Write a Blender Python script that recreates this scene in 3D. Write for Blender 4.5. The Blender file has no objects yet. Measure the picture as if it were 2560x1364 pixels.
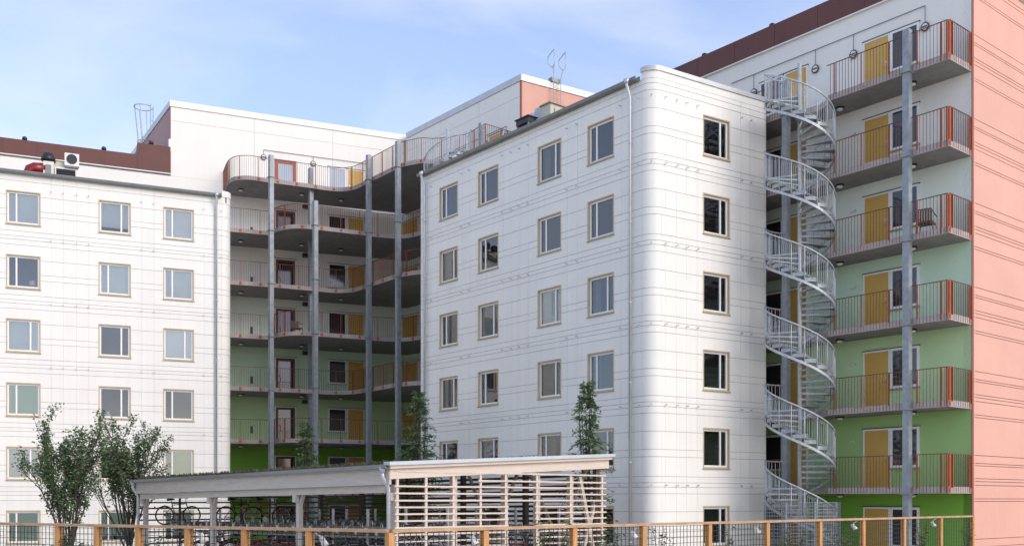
import bpy, math, random
from mathutils import Vector, Matrix
R = math.radians
S = bpy.context.scene
COL = S.collection
random.seed(7)

# ------------------------------------------------------------------ camera, sky, sun, exposure
EYE = 2.4
cd = bpy.data.cameras.new('camera'); cam = bpy.data.objects.new('camera', cd); COL.objects.link(cam)
cam.location = (0, 0, EYE); cam.rotation_euler = (R(90), 0, 0)
cd.sensor_width = 36; cd.lens = 35.0; cd.shift_y = 568/2560; cd.clip_end = 3000; cd.clip_start = 0.1
S.camera = cam
SUN_EL, SUN_AZ = R(32), (0.785, -0.62)
w = bpy.data.worlds.new('World'); S.world = w; w.use_nodes = True
nt = w.node_tree; nt.nodes.clear()
N = nt.nodes.new; LK = nt.links.new
sky = N('ShaderNodeTexSky'); sky.sky_type = 'NISHITA'; sky.sun_disc = False
sky.sun_elevation = SUN_EL; sky.sun_rotation = math.atan2(SUN_AZ[0], SUN_AZ[1])
sky.air_density = 1.0; sky.dust_density = 1.2; sky.ozone_density = 1.6
tc = N('ShaderNodeTexCoord'); mp = N('ShaderNodeMapping'); mp.inputs['Scale'].default_value = (1.0, 1.0, 2.2)
mp.inputs['Rotation'].default_value = (0.1, 0.35, 0.3); mp.inputs['Location'].default_value = (0.95, 0.4, 0.3)
LK(tc.outputs['Generated'], mp.inputs['Vector'])
n1 = N('ShaderNodeTexNoise'); n1.inputs['Scale'].default_value = 2.7; n1.inputs['Detail'].default_value = 7; n1.inputs['Roughness'].default_value = 0.52
n1.inputs['Distortion'].default_value = 0.5
LK(mp.outputs[0], n1.inputs['Vector'])
cr = N('ShaderNodeValToRGB'); cr.color_ramp.elements[0].position = 0.40; cr.color_ramp.elements[1].position = 0.72
cr.color_ramp.elements[0].color = (0.22, 0.22, 0.22, 1); cr.color_ramp.elements[1].color = (0.80, 0.80, 0.80, 1)
LK(n1.outputs['Fac'], cr.inputs['Fac'])
boost = N('ShaderNodeMix'); boost.data_type = 'RGBA'; boost.blend_type = 'MULTIPLY'; boost.inputs[0].default_value = 1.0
boost.inputs[7].default_value = (1.02, 1.0, 1.12, 1)
LK(sky.outputs['Color'], boost.inputs[6])
mx = N('ShaderNodeMix'); mx.data_type = 'RGBA'
LK(cr.outputs['Color'], mx.inputs[0]); LK(boost.outputs[2], mx.inputs[6]); mx.inputs[7].default_value = (3.6, 3.85, 4.45, 1)
bg = N('ShaderNodeBackground'); bg.inputs['Strength'].default_value = 0.15
LK(mx.outputs[2], bg.inputs['Color'])
wo = N('ShaderNodeOutputWorld'); LK(bg.outputs[0], wo.inputs['Surface'])
sl = bpy.data.lights.new('sun', 'SUN'); so = bpy.data.objects.new('sun', sl); COL.objects.link(so)
sl.energy = 0.92; sl.angle = R(32); sl.color = (1.0, 0.92, 0.77)
so.rotation_euler = Vector((SUN_AZ[0]*math.cos(SUN_EL), SUN_AZ[1]*math.cos(SUN_EL), math.sin(SUN_EL))).to_track_quat('Z', 'Y').to_euler()
so.location = (40, -30, 60)
S.view_settings.view_transform = 'Standard'; S.view_settings.look = 'None'
S.view_settings.exposure = 0.79; S.view_settings.gamma = 1.0; S.view_settings.use_curve_mapping = False

# ------------------------------------------------------------------ materials
def mat(name, col, rough=0.6, var=0.06, scale=1.5, metal=0.0, bump=0.0, bscale=40, streak=0.0, spec=0.5, grain=None, rnd=0.0):
    m = bpy.data.materials.new(name); m.use_nodes = True
    t = m.node_tree; b = t.nodes['Principled BSDF']
    b.inputs['Roughness'].default_value = rough; b.inputs['Metallic'].default_value = metal
    b.inputs['Specular IOR Level'].default_value = spec
    g = t.nodes.new('ShaderNodeNewGeometry')
    n = t.nodes.new('ShaderNodeTexNoise'); n.inputs['Scale'].default_value = scale; n.inputs['Detail'].default_value = 5
    mpn = t.nodes.new('ShaderNodeMapping')
    if grain: mpn.inputs['Scale'].default_value = grain
    t.links.new(g.outputs['Position'], mpn.inputs['Vector']); t.links.new(mpn.outputs[0], n.inputs['Vector'])
    r = t.nodes.new('ShaderNodeValToRGB')
    r.color_ramp.elements[0].position = 0.3; r.color_ramp.elements[1].position = 0.7
    r.color_ramp.elements[0].color = tuple(c*(1-var) for c in col)+(1,)
    r.color_ramp.elements[1].color = tuple(min(1, c*(1+var)) for c in col)+(1,)
    t.links.new(n.outputs['Fac'], r.inputs['Fac'])
    out = r.outputs['Color']
    if streak:
        m2 = t.nodes.new('ShaderNodeMapping'); m2.inputs['Scale'].default_value = (3.5, 3.5, 0.12)
        t.links.new(g.outputs['Position'], m2.inputs['Vector'])
        n2 = t.nodes.new('ShaderNodeTexNoise'); n2.inputs['Scale'].default_value = 1.6; n2.inputs['Detail'].default_value = 6
        t.links.new(m2.outputs[0], n2.inputs['Vector'])
        r2 = t.nodes.new('ShaderNodeValToRGB'); r2.color_ramp.elements[0].position = 0.35; r2.color_ramp.elements[1].position = 0.65
        r2.color_ramp.elements[0].color = (1-streak,)*3+(1,); r2.color_ramp.elements[1].color = (1, 1, 1, 1)
        t.links.new(n2.outputs['Fac'], r2.inputs['Fac'])
        mu = t.nodes.new('ShaderNodeMix'); mu.data_type = 'RGBA'; mu.blend_type = 'MULTIPLY'; mu.inputs[0].default_value = 1
        t.links.new(out, mu.inputs[6]); t.links.new(r2.outputs['Color'], mu.inputs[7]); out = mu.outputs[2]
    if rnd:
        oi = t.nodes.new('ShaderNodeObjectInfo'); mr = t.nodes.new('ShaderNodeMapRange'); mr.inputs['To Min'].default_value = 1-rnd; mr.inputs['To Max'].default_value = 1
        t.links.new(oi.outputs['Random'], mr.inputs['Value']); mu = t.nodes.new('ShaderNodeMix'); mu.data_type = 'RGBA'; mu.blend_type = 'MULTIPLY'; mu.inputs[0].default_value = 1
        t.links.new(out, mu.inputs[6]); t.links.new(mr.outputs[0], mu.inputs[7]); out = mu.outputs[2]
    t.links.new(out, b.inputs['Base Color'])
    if bump:
        n3 = t.nodes.new('ShaderNodeTexNoise'); n3.inputs['Scale'].default_value = bscale; n3.inputs['Detail'].default_value = 4
        t.links.new(g.outputs['Position'], n3.inputs['Vector'])
        bp = t.nodes.new('ShaderNodeBump'); bp.inputs['Strength'].default_value = bump; bp.inputs['Distance'].default_value = 0.02
        t.links.new(n3.outputs['Fac'], bp.inputs['Height']); t.links.new(bp.outputs[0], b.inputs['Normal'])
    return m
def glass_mat(name, tint, ior):
    m = bpy.data.materials.new(name); m.use_nodes = True; t = m.node_tree; t.nodes.clear()
    o = t.nodes.new('ShaderNodeOutputMaterial'); mixn = t.nodes.new('ShaderNodeMixShader')
    f = t.nodes.new('ShaderNodeFresnel'); f.inputs['IOR'].default_value = ior
    tr = t.nodes.new('ShaderNodeBsdfTransparent'); tr.inputs['Color'].default_value = tint+(1,)
    gl = t.nodes.new('ShaderNodeBsdfGlossy'); gl.inputs['Roughness'].default_value = 0.02; gl.inputs['Color'].default_value = (0.93, 0.95, 0.97, 1)
    t.links.new(f.outputs[0], mixn.inputs[0]); t.links.new(tr.outputs[0], mixn.inputs[1]); t.links.new(gl.outputs[0], mixn.inputs[2])
    t.links.new(mixn.outputs[0], o.inputs[0])
    return m
M = {}
M['white'] = mat('white_cladding', (0.81, 0.785, 0.725), 0.42, 0.025, 0.5, streak=0.035, rnd=0.035)
M['plaster'] = mat('white_plaster', (0.81, 0.785, 0.725), 0.75, 0.02, 0.6, bump=0.08, streak=0.02)
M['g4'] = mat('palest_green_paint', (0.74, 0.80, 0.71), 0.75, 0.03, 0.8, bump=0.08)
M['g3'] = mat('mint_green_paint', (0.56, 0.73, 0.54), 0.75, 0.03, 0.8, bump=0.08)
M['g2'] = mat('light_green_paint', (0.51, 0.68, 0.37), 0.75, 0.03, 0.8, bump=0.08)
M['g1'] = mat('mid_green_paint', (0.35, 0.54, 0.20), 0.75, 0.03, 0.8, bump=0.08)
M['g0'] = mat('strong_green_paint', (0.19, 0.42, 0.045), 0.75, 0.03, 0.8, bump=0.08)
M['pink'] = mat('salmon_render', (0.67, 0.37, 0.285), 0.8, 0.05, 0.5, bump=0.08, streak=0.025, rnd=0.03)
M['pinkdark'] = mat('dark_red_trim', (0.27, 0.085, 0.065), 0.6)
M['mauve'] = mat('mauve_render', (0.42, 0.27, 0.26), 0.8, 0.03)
M['brown'] = mat('brown_sheet', (0.125, 0.040, 0.030), 0.55, 0.08, 1.0, streak=0.08)
M['joint'] = mat('joint_backing', (0.42, 0.41, 0.40), 0.9, 0.05)
M['pinkjoint'] = mat('pink_joint_backing', (0.26, 0.11, 0.085), 0.9, 0.05)
M['coping'] = mat('grey_coping', (0.52, 0.53, 0.54), 0.4, 0.05, 2, metal=0.3)
M['lightcoping'] = mat('pale_coping', (0.78, 0.76, 0.72), 0.45, 0.03, 2)
M['gutter'] = mat('grey_gutter', (0.20, 0.205, 0.20), 0.45, 0.1, 2, metal=0.4)
M['zinc'] = mat('zinc_pipe', (0.55, 0.57, 0.60), 0.35, 0.08, 3, metal=0.6)
M['galv'] = mat('galvanised_steel', (0.27, 0.295, 0.315), 0.45, 0.18, 5, metal=0.25)
M['galvbright'] = mat('bright_galvanised_steel', (0.43, 0.46, 0.48), 0.38, 0.15, 8, metal=0.15)
M['timber'] = mat('tan_window_timber', (0.50, 0.40, 0.25), 0.6, 0.1, 6, grain=(3, 3, 0.4))
M['sill'] = mat('olive_sill_metal', (0.36, 0.31, 0.21), 0.5, 0.06)
M['frame'] = mat('white_frame', (0.80, 0.79, 0.76), 0.4, 0.02)
M['glass'] = glass_mat('window_glass', (0.86, 0.91, 0.90), 2.1)
M['pale'] = mat('pale_blind', (0.84, 0.87, 0.88), 0.9, 0.06, 0.7)
M['sage'] = mat('sage_blind', (0.66, 0.78, 0.64), 0.9, 0.05, 1.0)
M['bright'] = mat('white_blind', (0.92, 0.93, 0.92), 0.9, 0.02)
M['curtain'] = mat('grey_curtain', (0.42, 0.43, 0.41), 0.9, 0.15, 9, grain=(6, 6, 0.05))
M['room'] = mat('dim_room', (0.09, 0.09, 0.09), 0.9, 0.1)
M['concrete'] = mat('slab_concrete', (0.25, 0.24, 0.225), 0.85, 0.14, 2.5, bump=0.2)
M['fascia'] = mat('slab_edge_concrete', (0.40, 0.34, 0.315), 0.85, 0.12, 3)
M['orange'] = mat('orange_red_steel', (0.32, 0.068, 0.018), 0.5, 0.1, 4)
M['bar'] = mat('rust_red_bar', (0.13, 0.045, 0.024), 0.55, 0.08, 4)
M['darkbar'] = mat('dark_bar', (0.055, 0.05, 0.05), 0.5)
M['shadeddoor'] = mat('shaded_red_door', (0.13, 0.035, 0.026), 0.5)  # darker copy of the red door colour for the shaded lower storeys
M['treadsteel'] = mat('tread_steel', (0.33, 0.35, 0.365), 0.42, 0.18, 8, metal=0.2)
M['yellow'] = mat('ochre_door', (0.58, 0.345, 0.075), 0.5, 0.04, 2)
M['orangedoor'] = mat('red_orange_door', (0.33, 0.065, 0.04), 0.5)
M['darkglass'] = mat('dark_pane', (0.02, 0.022, 0.026), 0.06, 0.2, 1.2, spec=0.9)
M['skypane'] = mat('painted_sky_pane', (0.36, 0.41, 0.46), 0.08, 0.05, 1.2, spec=0.9)  # pale blue-grey base stands in for the sky's reflection in the glass
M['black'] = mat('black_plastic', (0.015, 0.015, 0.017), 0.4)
M['lamp'] = mat('lamp_glass', (0.75, 0.75, 0.72), 0.3)
M['ductred'] = mat('dark_red_duct', (0.22, 0.012, 0.012), 0.25, 0.1)
M['unit'] = mat('cream_unit', (0.70, 0.69, 0.62), 0.5, 0.04)
M['unitbeige'] = mat('beige_unit', (0.58, 0.54, 0.42), 0.5, 0.04)
M['fencewood'] = mat('honey_fence_wood', (0.52, 0.255, 0.085), 0.65, 0.25, 5, bump=0.2, grain=(6, 6, 0.5))
M['railwood'] = mat('weathered_rail_wood', (0.44, 0.27, 0.15), 0.65, 0.2, 4, bump=0.2)
M['wire'] = mat('dark_wire', (0.03, 0.03, 0.03), 0.5, metal=0.3)
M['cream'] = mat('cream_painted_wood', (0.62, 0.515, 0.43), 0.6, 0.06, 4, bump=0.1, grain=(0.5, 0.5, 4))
M['shadesidewood'] = mat('shade_greyed_wood', (0.50, 0.455, 0.395), 0.7, 0.09, 4, grain=(0.5, 0.5, 4))  # shelter's cream wood, greyed in colour for its shaded gutter side
M['shadowwood'] = mat('shade_darkened_wood', (0.10, 0.075, 0.06), 0.7, 0.15, 4)  # dark colour stands for the shade on wood inside the shelter
M['flash'] = mat('pale_flashing', (0.48, 0.51, 0.53), 0.35, 0.05, 2, metal=0.3)
M['sedum'] = mat('sedum', (0.075, 0.068, 0.036), 0.9, 0.5, 6)
M['roofdark'] = mat('roof_felt', (0.10, 0.10, 0.10), 0.9, 0.15, 2)
M['bark'] = mat('bark', (0.065, 0.052, 0.042), 0.85, 0.3, 8)
def leaf_mat(name, a, b):
    m = mat(name, a, 0.55, 0.0, 1.0, spec=0.3); t = m.node_tree
    r = [n for n in t.nodes if n.type == 'VALTORGB'][0]; oi = [n for n in t.nodes if n.type == 'TEX_NOISE'][0]
    oi.inputs['Scale'].default_value = 3.5
    r.color_ramp.elements[0].color = a+(1,); r.color_ramp.elements[1].color = b+(1,)
    return m
M['leaf'] = leaf_mat('maple_leaf', (0.045, 0.080, 0.035), (0.12, 0.18, 0.075))
M['leaf2'] = leaf_mat('willow_leaf', (0.040, 0.080, 0.028), (0.115, 0.180, 0.065))
M['leaf3'] = leaf_mat('bamboo_leaf', (0.10, 0.13, 0.03), (0.20, 0.22, 0.07))
M['grass'] = mat('ground_gravel_grass', (0.56, 0.52, 0.44), 0.95, 0.25, 0.6, bump=0.3, bscale=8)
M['tyre'] = mat('rubber', (0.012, 0.012, 0.012), 0.7)
M['steel'] = mat('rack_steel', (0.45, 0.47, 0.49), 0.3, 0.1, 5, metal=0.5)
M['bikeblack'] = mat('black_bike_paint', (0.012, 0.012, 0.014), 0.3)
M['bikewhite'] = mat('white_bike_paint', (0.72, 0.70, 0.66), 0.3)
M['bikered'] = mat('red_bike_paint', (0.25, 0.02, 0.02), 0.3)
M['redglass'] = mat('red_reflector', (0.55, 0.02, 0.02), 0.3)
M['rattan'] = mat('rattan', (0.13, 0.085, 0.06), 0.7, 0.3, 20)
M['corten'] = mat('rusty_planter', (0.22, 0.085, 0.03), 0.8, 0.2, 3)

# ------------------------------------------------------------------ mesh builder
class Fr:                                    # local frame: s along u, o outward along n, z up
    def __init__(f, p, u, n=None):
        f.p = p; l = math.hypot(*u); f.u = (u[0]/l, u[1]/l)
        f.n = n if n else (f.u[1], -f.u[0])
    def __call__(f, s, o, z): return (f.p[0]+f.u[0]*s+f.n[0]*o, f.p[1]+f.u[1]*s+f.n[1]*o, z)
    def s_px(f, px, o=0.0):                  # distance along the frame line seen in image column px
        k = (px-1280)/2488; p = f(0, o, 0)
        return (k*p[1]-p[0])/(f.u[0]-k*f.u[1])
W0 = Fr((0, 0), (1, 0), (0, 1))
class MB:
    def __init__(s): s.v = []; s.f = []; s.m = []; s.sm = []
    def face(s, pts, m=0, sm=False):
        i = len(s.v); s.v += [tuple(p) for p in pts]; s.f.append(list(range(i, i+len(pts)))); s.m.append(m); s.sm.append(sm)
    def hexa(s, c, m=0):
        i = len(s.v); s.v += c
        for q in ((0, 1, 2, 3), (7, 6, 5, 4), (0, 4, 5, 1), (1, 5, 6, 2), (2, 6, 7, 3), (3, 7, 4, 0)):
            s.f.append([i+k for k in q]); s.m.append(m); s.sm.append(False)
    def box(s, fr, s0, s1, o0, o1, z0, z1, m=0):
        s.hexa([fr(s0, o0, z0), fr(s0, o1, z0), fr(s1, o1, z0), fr(s1, o0, z0), fr(s0, o0, z1), fr(s0, o1, z1), fr(s1, o1, z1), fr(s1, o0, z1)], m)
    def tube(s, pts, r, n=6, m=0, sm=True, cap=True):
        pts = [Vector(p) for p in pts]; rs = r if isinstance(r, (list, tuple)) else [r]*len(pts)
        base = len(s.v); up = None
        for i, p in enumerate(pts):
            d = (pts[min(i+1, len(pts)-1)]-pts[max(i-1, 0)]).normalized()
            if up is None: up = Vector((0, 0, 1)) if abs(d.z) < 0.9 else Vector((1, 0, 0))
            a = (up-d*up.dot(d)).normalized(); b = d.cross(a); up = a
            for k in range(n):
                t = 2*math.pi*(k+0.5)/n; s.v.append(tuple(p+(a*math.cos(t)+b*math.sin(t))*rs[i]))
        for i in range(len(pts)-1):
            for k in range(n):
                q = base+i*n; s.f.append([q+k, q+(k+1) % n, q+n+(k+1) % n, q+n+k]); s.m.append(m); s.sm.append(sm)
        if cap:
            s.f.append([base+k for k in range(n)][::-1]); s.m.append(m); s.sm.append(False)
            q = base+(len(pts)-1)*n; s.f.append([q+k for k in range(n)]); s.m.append(m); s.sm.append(False)
    def prism(s, poly, z0, z1, m=0, mside=None):
        ms = m if mside is None else mside; n = len(poly)
        s.face([(x, y, z1) for x, y in poly], m); s.face([(x, y, z0) for x, y in poly][::-1], m)
        for i in range(n):
            a, b = poly[i], poly[(i+1) % n]
            s.face([(a[0], a[1], z0), (b[0], b[1], z0), (b[0], b[1], z1), (a[0], a[1], z1)], ms)
    def disc(s, c, ax, r, h, n=14, m=0, m2=None):
        c = Vector(c); ax = Vector(ax).normalized(); s.tube([c, c+ax*h], r, n, m)
        if m2 is not None: s.m[-1] = m2
    def sphere(s, c, r, n=8, k=5, m=0, sq=(1, 1, 1)):
        b = len(s.v)
        for i in range(k+1):
            t = math.pi*i/k
            for j in range(n):
                p = 2*math.pi*j/n
                s.v.append((c[0]+sq[0]*r*math.sin(t)*math.cos(p), c[1]+sq[1]*r*math.sin(t)*math.sin(p), c[2]+sq[2]*r*math.cos(t)))
        for i in range(k):
            for j in range(n):
                s.f.append([b+i*n+j, b+(i+1)*n+j, b+(i+1)*n+(j+1) % n, b+i*n+(j+1) % n]); s.m.append(m); s.sm.append(True)
    def mesh(s, name, mats):
        me = bpy.data.meshes.new(name); me.from_pydata(s.v, [], s.f)
        for x in (mats if isinstance(mats, (list, tuple)) else [mats]): me.materials.append(M[x] if isinstance(x, str) else x)
        me.polygons.foreach_set('material_index', s.m); me.polygons.foreach_set('use_smooth', s.sm); me.update()
        return me
def link(name, me, parent=None, loc=(0, 0, 0), rz=0.0, kind=None):
    o = bpy.data.objects.new(name, me); COL.objects.link(o); o.location = loc; o.rotation_euler = (0, 0, rz)
    if parent is not None:
        o.parent = parent
        if parent.get('is_root'): o.location = Vector(loc)-parent.location
    if kind: o['kind'] = kind
    return o
def part(name, mb, mats, parent, kind=None, label=None):
    o = link(name, mb.mesh(name, mats), parent, kind=kind)
    if label: o['label'] = label
    return o
def thing(name, label, cat, loc, group=None):
    o = bpy.data.objects.new(name, None); COL.objects.link(o); o.location = loc; o['is_root'] = 1
    o['label'] = label; o['category'] = cat; o.empty_display_size = 0.3
    if group: o['group'] = group
    return o
def single(name, mb, mats, label, cat, loc, group=None):
    mb.v = [(x-loc[0], y-loc[1], z-loc[2]) for x, y, z in mb.v]
    o = link(name, mb.mesh(name, mats), None, loc); o['label'] = label; o['category'] = cat
    if group: o['group'] = group
    return o
def struct(name, mb, mats):
    o = link(name, mb.mesh(name, mats)); o['kind'] = 'structure'; return o
def smooth(pts, k=5):
    out = []; n = len(pts)
    for i in range(n-1):
        p0, p1, p2, p3 = pts[max(i-1, 0)], pts[i], pts[i+1], pts[min(i+2, n-1)]
        for j in range(k):
            t = j/k
            out.append(tuple(0.5*((2*p1[a])+(-p0[a]+p2[a])*t+(2*p0[a]-5*p1[a]+4*p2[a]-p3[a])*t*t+(-p0[a]+3*p1[a]-3*p2[a]+p3[a])*t**3) for a in range(len(p1))))
    out.append(tuple(pts[-1])); return out
def resample(pts, step):
    out = [pts[0]]; acc = 0; nxt = step
    for a, b in zip(pts, pts[1:]):
        d = math.dist(a, b)
        while d > 0 and nxt <= acc+d:
            t = (nxt-acc)/d; out.append(tuple(a[i]+(b[i]-a[i])*t for i in range(len(a)))); nxt += step
        acc += d
    return out

# ------------------------------------------------------------------ ground
H = 2.86
g = MB(); g.face([(-700, -300, 0), (700, -300, 0), (700, 1200, 0), (-700, 1200, 0)]); struct('ground', g, 'grass')
FC = (-1.72, 14.0); FL = (-9.52, 18.5); FRt = (12.57, 27.2)      # the garden fence: corner, left run end, right run end
g = MB()
g.prism([(-30, -12), (40, -12), (40, 43), (FRt[0]+0.3, FRt[1]+0.4), (FC[0], FC[1]+0.45), (FL[0]-0.1, FL[1]+0.4), (-30, 30)], 0.004, 0.75); struct('terrace', g, 'grass')

# ------------------------------------------------------------------ cladding along a path
class Path:
    def __init__(p, start, d, segs):
        p.pts = []; p.lines = []; x, y = start; l = math.hypot(*d); d = (d[0]/l, d[1]/l); s = 0
        p.pts.append((0, x, y, d[1], -d[0]))
        for sg in segs:
            if sg[0] == 'L':
                p.lines.append((s, s+sg[1], Fr((x, y), d))); x += d[0]*sg[1]; y += d[1]*sg[1]; s += sg[1]
                p.pts.append((s, x, y, d[1], -d[0]))
            else:
                r, ang = sg[1], R(sg[2]); cx, cy = x-d[1]*r, y+d[0]*r; n = 14; a0 = math.atan2(d[1], d[0])
                for k in range(1, n+1):
                    a = a0+ang*k/n; nx, ny = math.sin(a), -math.cos(a)
                    p.pts.append((s+r*ang*k/n, cx+nx*r, cy+ny*r, nx, ny))
                d = (math.cos(a0+ang), math.sin(a0+ang)); x, y = p.pts[-1][1:3]; s += r*ang
        p.L = s
    def at(p, s):
        q = p.pts
        for a, b in zip(q, q[1:]):
            if s <= b[0]+1e-9:
                t = (s-a[0])/max(1e-9, b[0]-a[0]); v = [a[i]+(b[i]-a[i])*t for i in range(1, 5)]
                l = math.hypot(v[2], v[3]); return v[0], v[1], v[2]/l, v[3]/l
        return q[-1][1:]
    def knots(p, s0, s1): return [s0]+[a[0] for a in p.pts if s0+1e-4 < a[0] < s1-1e-4]+[s1]
    def px(p, px, li): s0, s1, fr = p.lines[li]; return s0+fr.s_px(px)
    def frame(p, s):
        x, y, nx, ny = p.at(s); return Fr((x, y), (-ny, nx), (nx, ny))
def strip(mb, path, s0, s1, z0, z1, o, thick, m=0, sides=True):
    ks = path.knots(s0, s1); b = len(mb.v); n = len(ks)
    for s in ks:
        x, y, nx, ny = path.at(s)
        mb.v += [(x+nx*o, y+ny*o, z0), (x+nx*o, y+ny*o, z1), (x+nx*(o-thick), y+ny*(o-thick), z0), (x+nx*(o-thick), y+ny*(o-thick), z1)]
    curved = n > 2
    for i in range(n-1):
        a, c = b+4*i, b+4*i+4
        mb.f.append([a, c, c+1, a+1]); mb.m.append(m); mb.sm.append(curved)
        if sides:
            v = mb.v; mb.face([v[a+1], v[c+1], v[c+3], v[a+3]], m); mb.face([v[a], v[a+2], v[c+2], v[c]], m)
    if sides:
        e = b+4*(n-1)
        for f in ([b, b+1, b+3, b+2], [e, e+2, e+3, e+1]): mb.face([mb.v[i] for i in f], m)
BANDS = (-0.216, 0.02, 0.177, 0.397, 1.098, 1.356, 2.0)
def cells(s0, s1, z0, z1, holes):
    ss = sorted({s0, s1}|{min(max(h[i], s0), s1) for h in holes for i in (0, 1) if h[2] < z1 and h[3] > z0})
    out = []
    for a, b in zip(ss, ss[1:]):
        if b-a < 0.01: continue
        zs = sorted({z0, z1}|{min(max(h[i], z0), z1) for h in holes for i in (2, 3) if h[0] < b-0.005 and h[1] > a+0.005})
        for c, d in zip(zs, zs[1:]):
            m_ = ((a+b)/2, (c+d)/2)
            if d-c > 0.01 and not any(h[0] < m_[0] < h[1] and h[2] < m_[1] < h[3] for h in holes): out.append((a, b, c, d))
    return out
def clad(root, path, joints, floors, zoff, ztop, holes, s_min=0):
    ss = sorted([s_min]+joints+[path.L]); zz = [0.15]+[z for k in floors for z in (k*H+zoff+b for b in BANDS) if 0.3 < z < ztop-0.15]+[ztop]
    zz = sorted(zz); ps = []; gp, gv = 0.009, 0.003
    for a, b in zip(ss, ss[1:]):
        for c, d in zip(zz, zz[1:]):
            cs = cells(a, b, c, d, holes)
            while cs:                                       # pieces that a window parts are panels of their own
                grp = [cs.pop(0)]; grew = True
                while grew:
                    grew = False
                    for q in cs[:]:
                        if any((abs(q[0]-g_[1]) < 1e-4 or abs(q[1]-g_[0]) < 1e-4) and q[2] < g_[3] and q[3] > g_[2] or (abs(q[2]-g_[3]) < 1e-4 or abs(q[3]-g_[2]) < 1e-4) and q[0] < g_[1] and q[1] > g_[0] for g_ in grp): grp.append(q); cs.remove(q); grew = True
                ps.append((sum((q[1]-q[0])*(q[3]-q[2]) for q in grp), a, b, c, d, grp))
    ps.sort(key=lambda q: -q[0]); rest = MB()
    for i, (ar, a, b, c, d, cs) in enumerate(ps):
        mb = MB() if i < 296 else rest; j = random.uniform(0, 0.004)
        for (p, q, r, t) in cs:
            strip(mb, path, p+(gv if p == a else 0), q-(gv if q == b else 0), r+(gp if r == c else 0), t-(gp if t == d else 0), j, 0.016)
        if i < 296: part('cladding_panel', mb, 'white', root)
    if rest.v: part('cladding_panel', rest, 'white', root, kind='stuff')
    wl = MB()
    for (a, b, c, d) in cells(s_min, path.L, 0, ztop, holes): strip(wl, path, a, b, c, d, -0.014, 0.2, sides=False)
    part('wall', wl, 'joint', root)
    bolt = MB(); bolt.tube([(0, 0, 0), (0, -0.10, 0.0)], 0.012, 5); bolt.tube([(0, -0.09, 0.0), (0, -0.12, 0)], 0.032, 6)
    bm = bolt.mesh('cladding_bolt', 'zinc')
    return bm
def bolts(root, path, bm, ss, floors, zoff, top):
    for s in ss:
        x, y, nx, ny = path.at(s)
        for z in [k*H+zoff+0.085 for k in floors if k > 0]+[top]:
            link('cladding_bolt', bm, root, (x, y, z), math.atan2(nx, -ny))
def window(root, fr, wd, z0, z1, mull, style):
    mb = MB(); h = wd/2; t = 0.045
    for (a, b, c, d) in ((-h, -h+t, z0, z1), (h-t, h, z0, z1), (-h+t, h-t, z1-t, z1), (-h+t, h-t, z0, z0+t)): mb.box(fr, a, b, -0.20, 0.012, c, d)
    mb.box(fr, -h-0.02, h+0.02, -0.10, 0.05, z0-0.035, z0-0.004, 1)
    wn = part('window', mb, ['timber', 'sill'], root)
    fm = MB(); h2 = h-t; f = 0.075; o0, o1 = -0.15, -0.075; a0, a1 = z0+t, z1-t
    for (a, b, c, d) in ((-h2, -h2+f, a0, a1), (h2-f, h2, a0, a1), (-h2+f, h2-f, a1-f, a1), (-h2+f, h2-f, a0, a0+f)): fm.box(fr, a, b, o0, o1, c, d)
    mc = (-h2+wd*0.265) if mull == 'L' else (h2-wd*0.265)
    fm.box(fr, mc-0.035, mc+0.035, o0+0.003, o1-0.003, a0+f, a1-f)
    part('frame', fm, 'frame', wn)
    for (a, b) in ((-h2+f, mc-0.035), (mc+0.035, h2-f)):
        pm = MB(); tilt = random.uniform(-0.004, 0.004)
        pm.face([fr(a, -0.112+tilt, a0+f), fr(b, -0.112-tilt, a0+f), fr(b, -0.112-tilt*0.5, a1-f), fr(a, -0.112+tilt*1.5, a1-f)]); part('pane', pm, 'glass', wn)
    if style in ('pale', 'sage', 'bright'):
        bl = MB(); bl.box(fr, -h2+0.01, h2-0.01, -0.185, -0.175, a0+(0.0 if random.random() < 0.8 else 0.25), a1); part('blind', bl, style, wn)
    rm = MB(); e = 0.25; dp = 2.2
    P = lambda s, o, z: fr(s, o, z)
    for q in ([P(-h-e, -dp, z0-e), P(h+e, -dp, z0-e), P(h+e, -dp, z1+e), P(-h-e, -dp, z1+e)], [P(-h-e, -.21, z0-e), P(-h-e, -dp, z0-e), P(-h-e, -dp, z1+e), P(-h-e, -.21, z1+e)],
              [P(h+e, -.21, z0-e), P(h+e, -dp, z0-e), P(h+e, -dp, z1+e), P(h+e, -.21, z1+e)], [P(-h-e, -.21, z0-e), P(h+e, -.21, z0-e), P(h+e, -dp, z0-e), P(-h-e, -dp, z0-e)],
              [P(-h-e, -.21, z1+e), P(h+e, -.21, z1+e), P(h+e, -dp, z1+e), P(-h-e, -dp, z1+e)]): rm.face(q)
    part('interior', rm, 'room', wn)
    if style == 'curtain' or style == 'half':
        cu = MB(); n = 12; a = -h2+0.03; b = a+(0.30 if style == 'curtain' else 0.62)
        for i in range(n):
            x0, x1 = a+(b-a)*i/n, a+(b-a)*(i+1)/n; d0, d1 = (-0.28, -0.34) if i % 2 else (-0.34, -0.28)
            cu.face([fr(x0, d0, a0), fr(x1, d1, a0), fr(x1, d1, a1), fr(x0, d0, a1)])
        part('curtain', cu, 'curtain', wn)
    return wn
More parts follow.
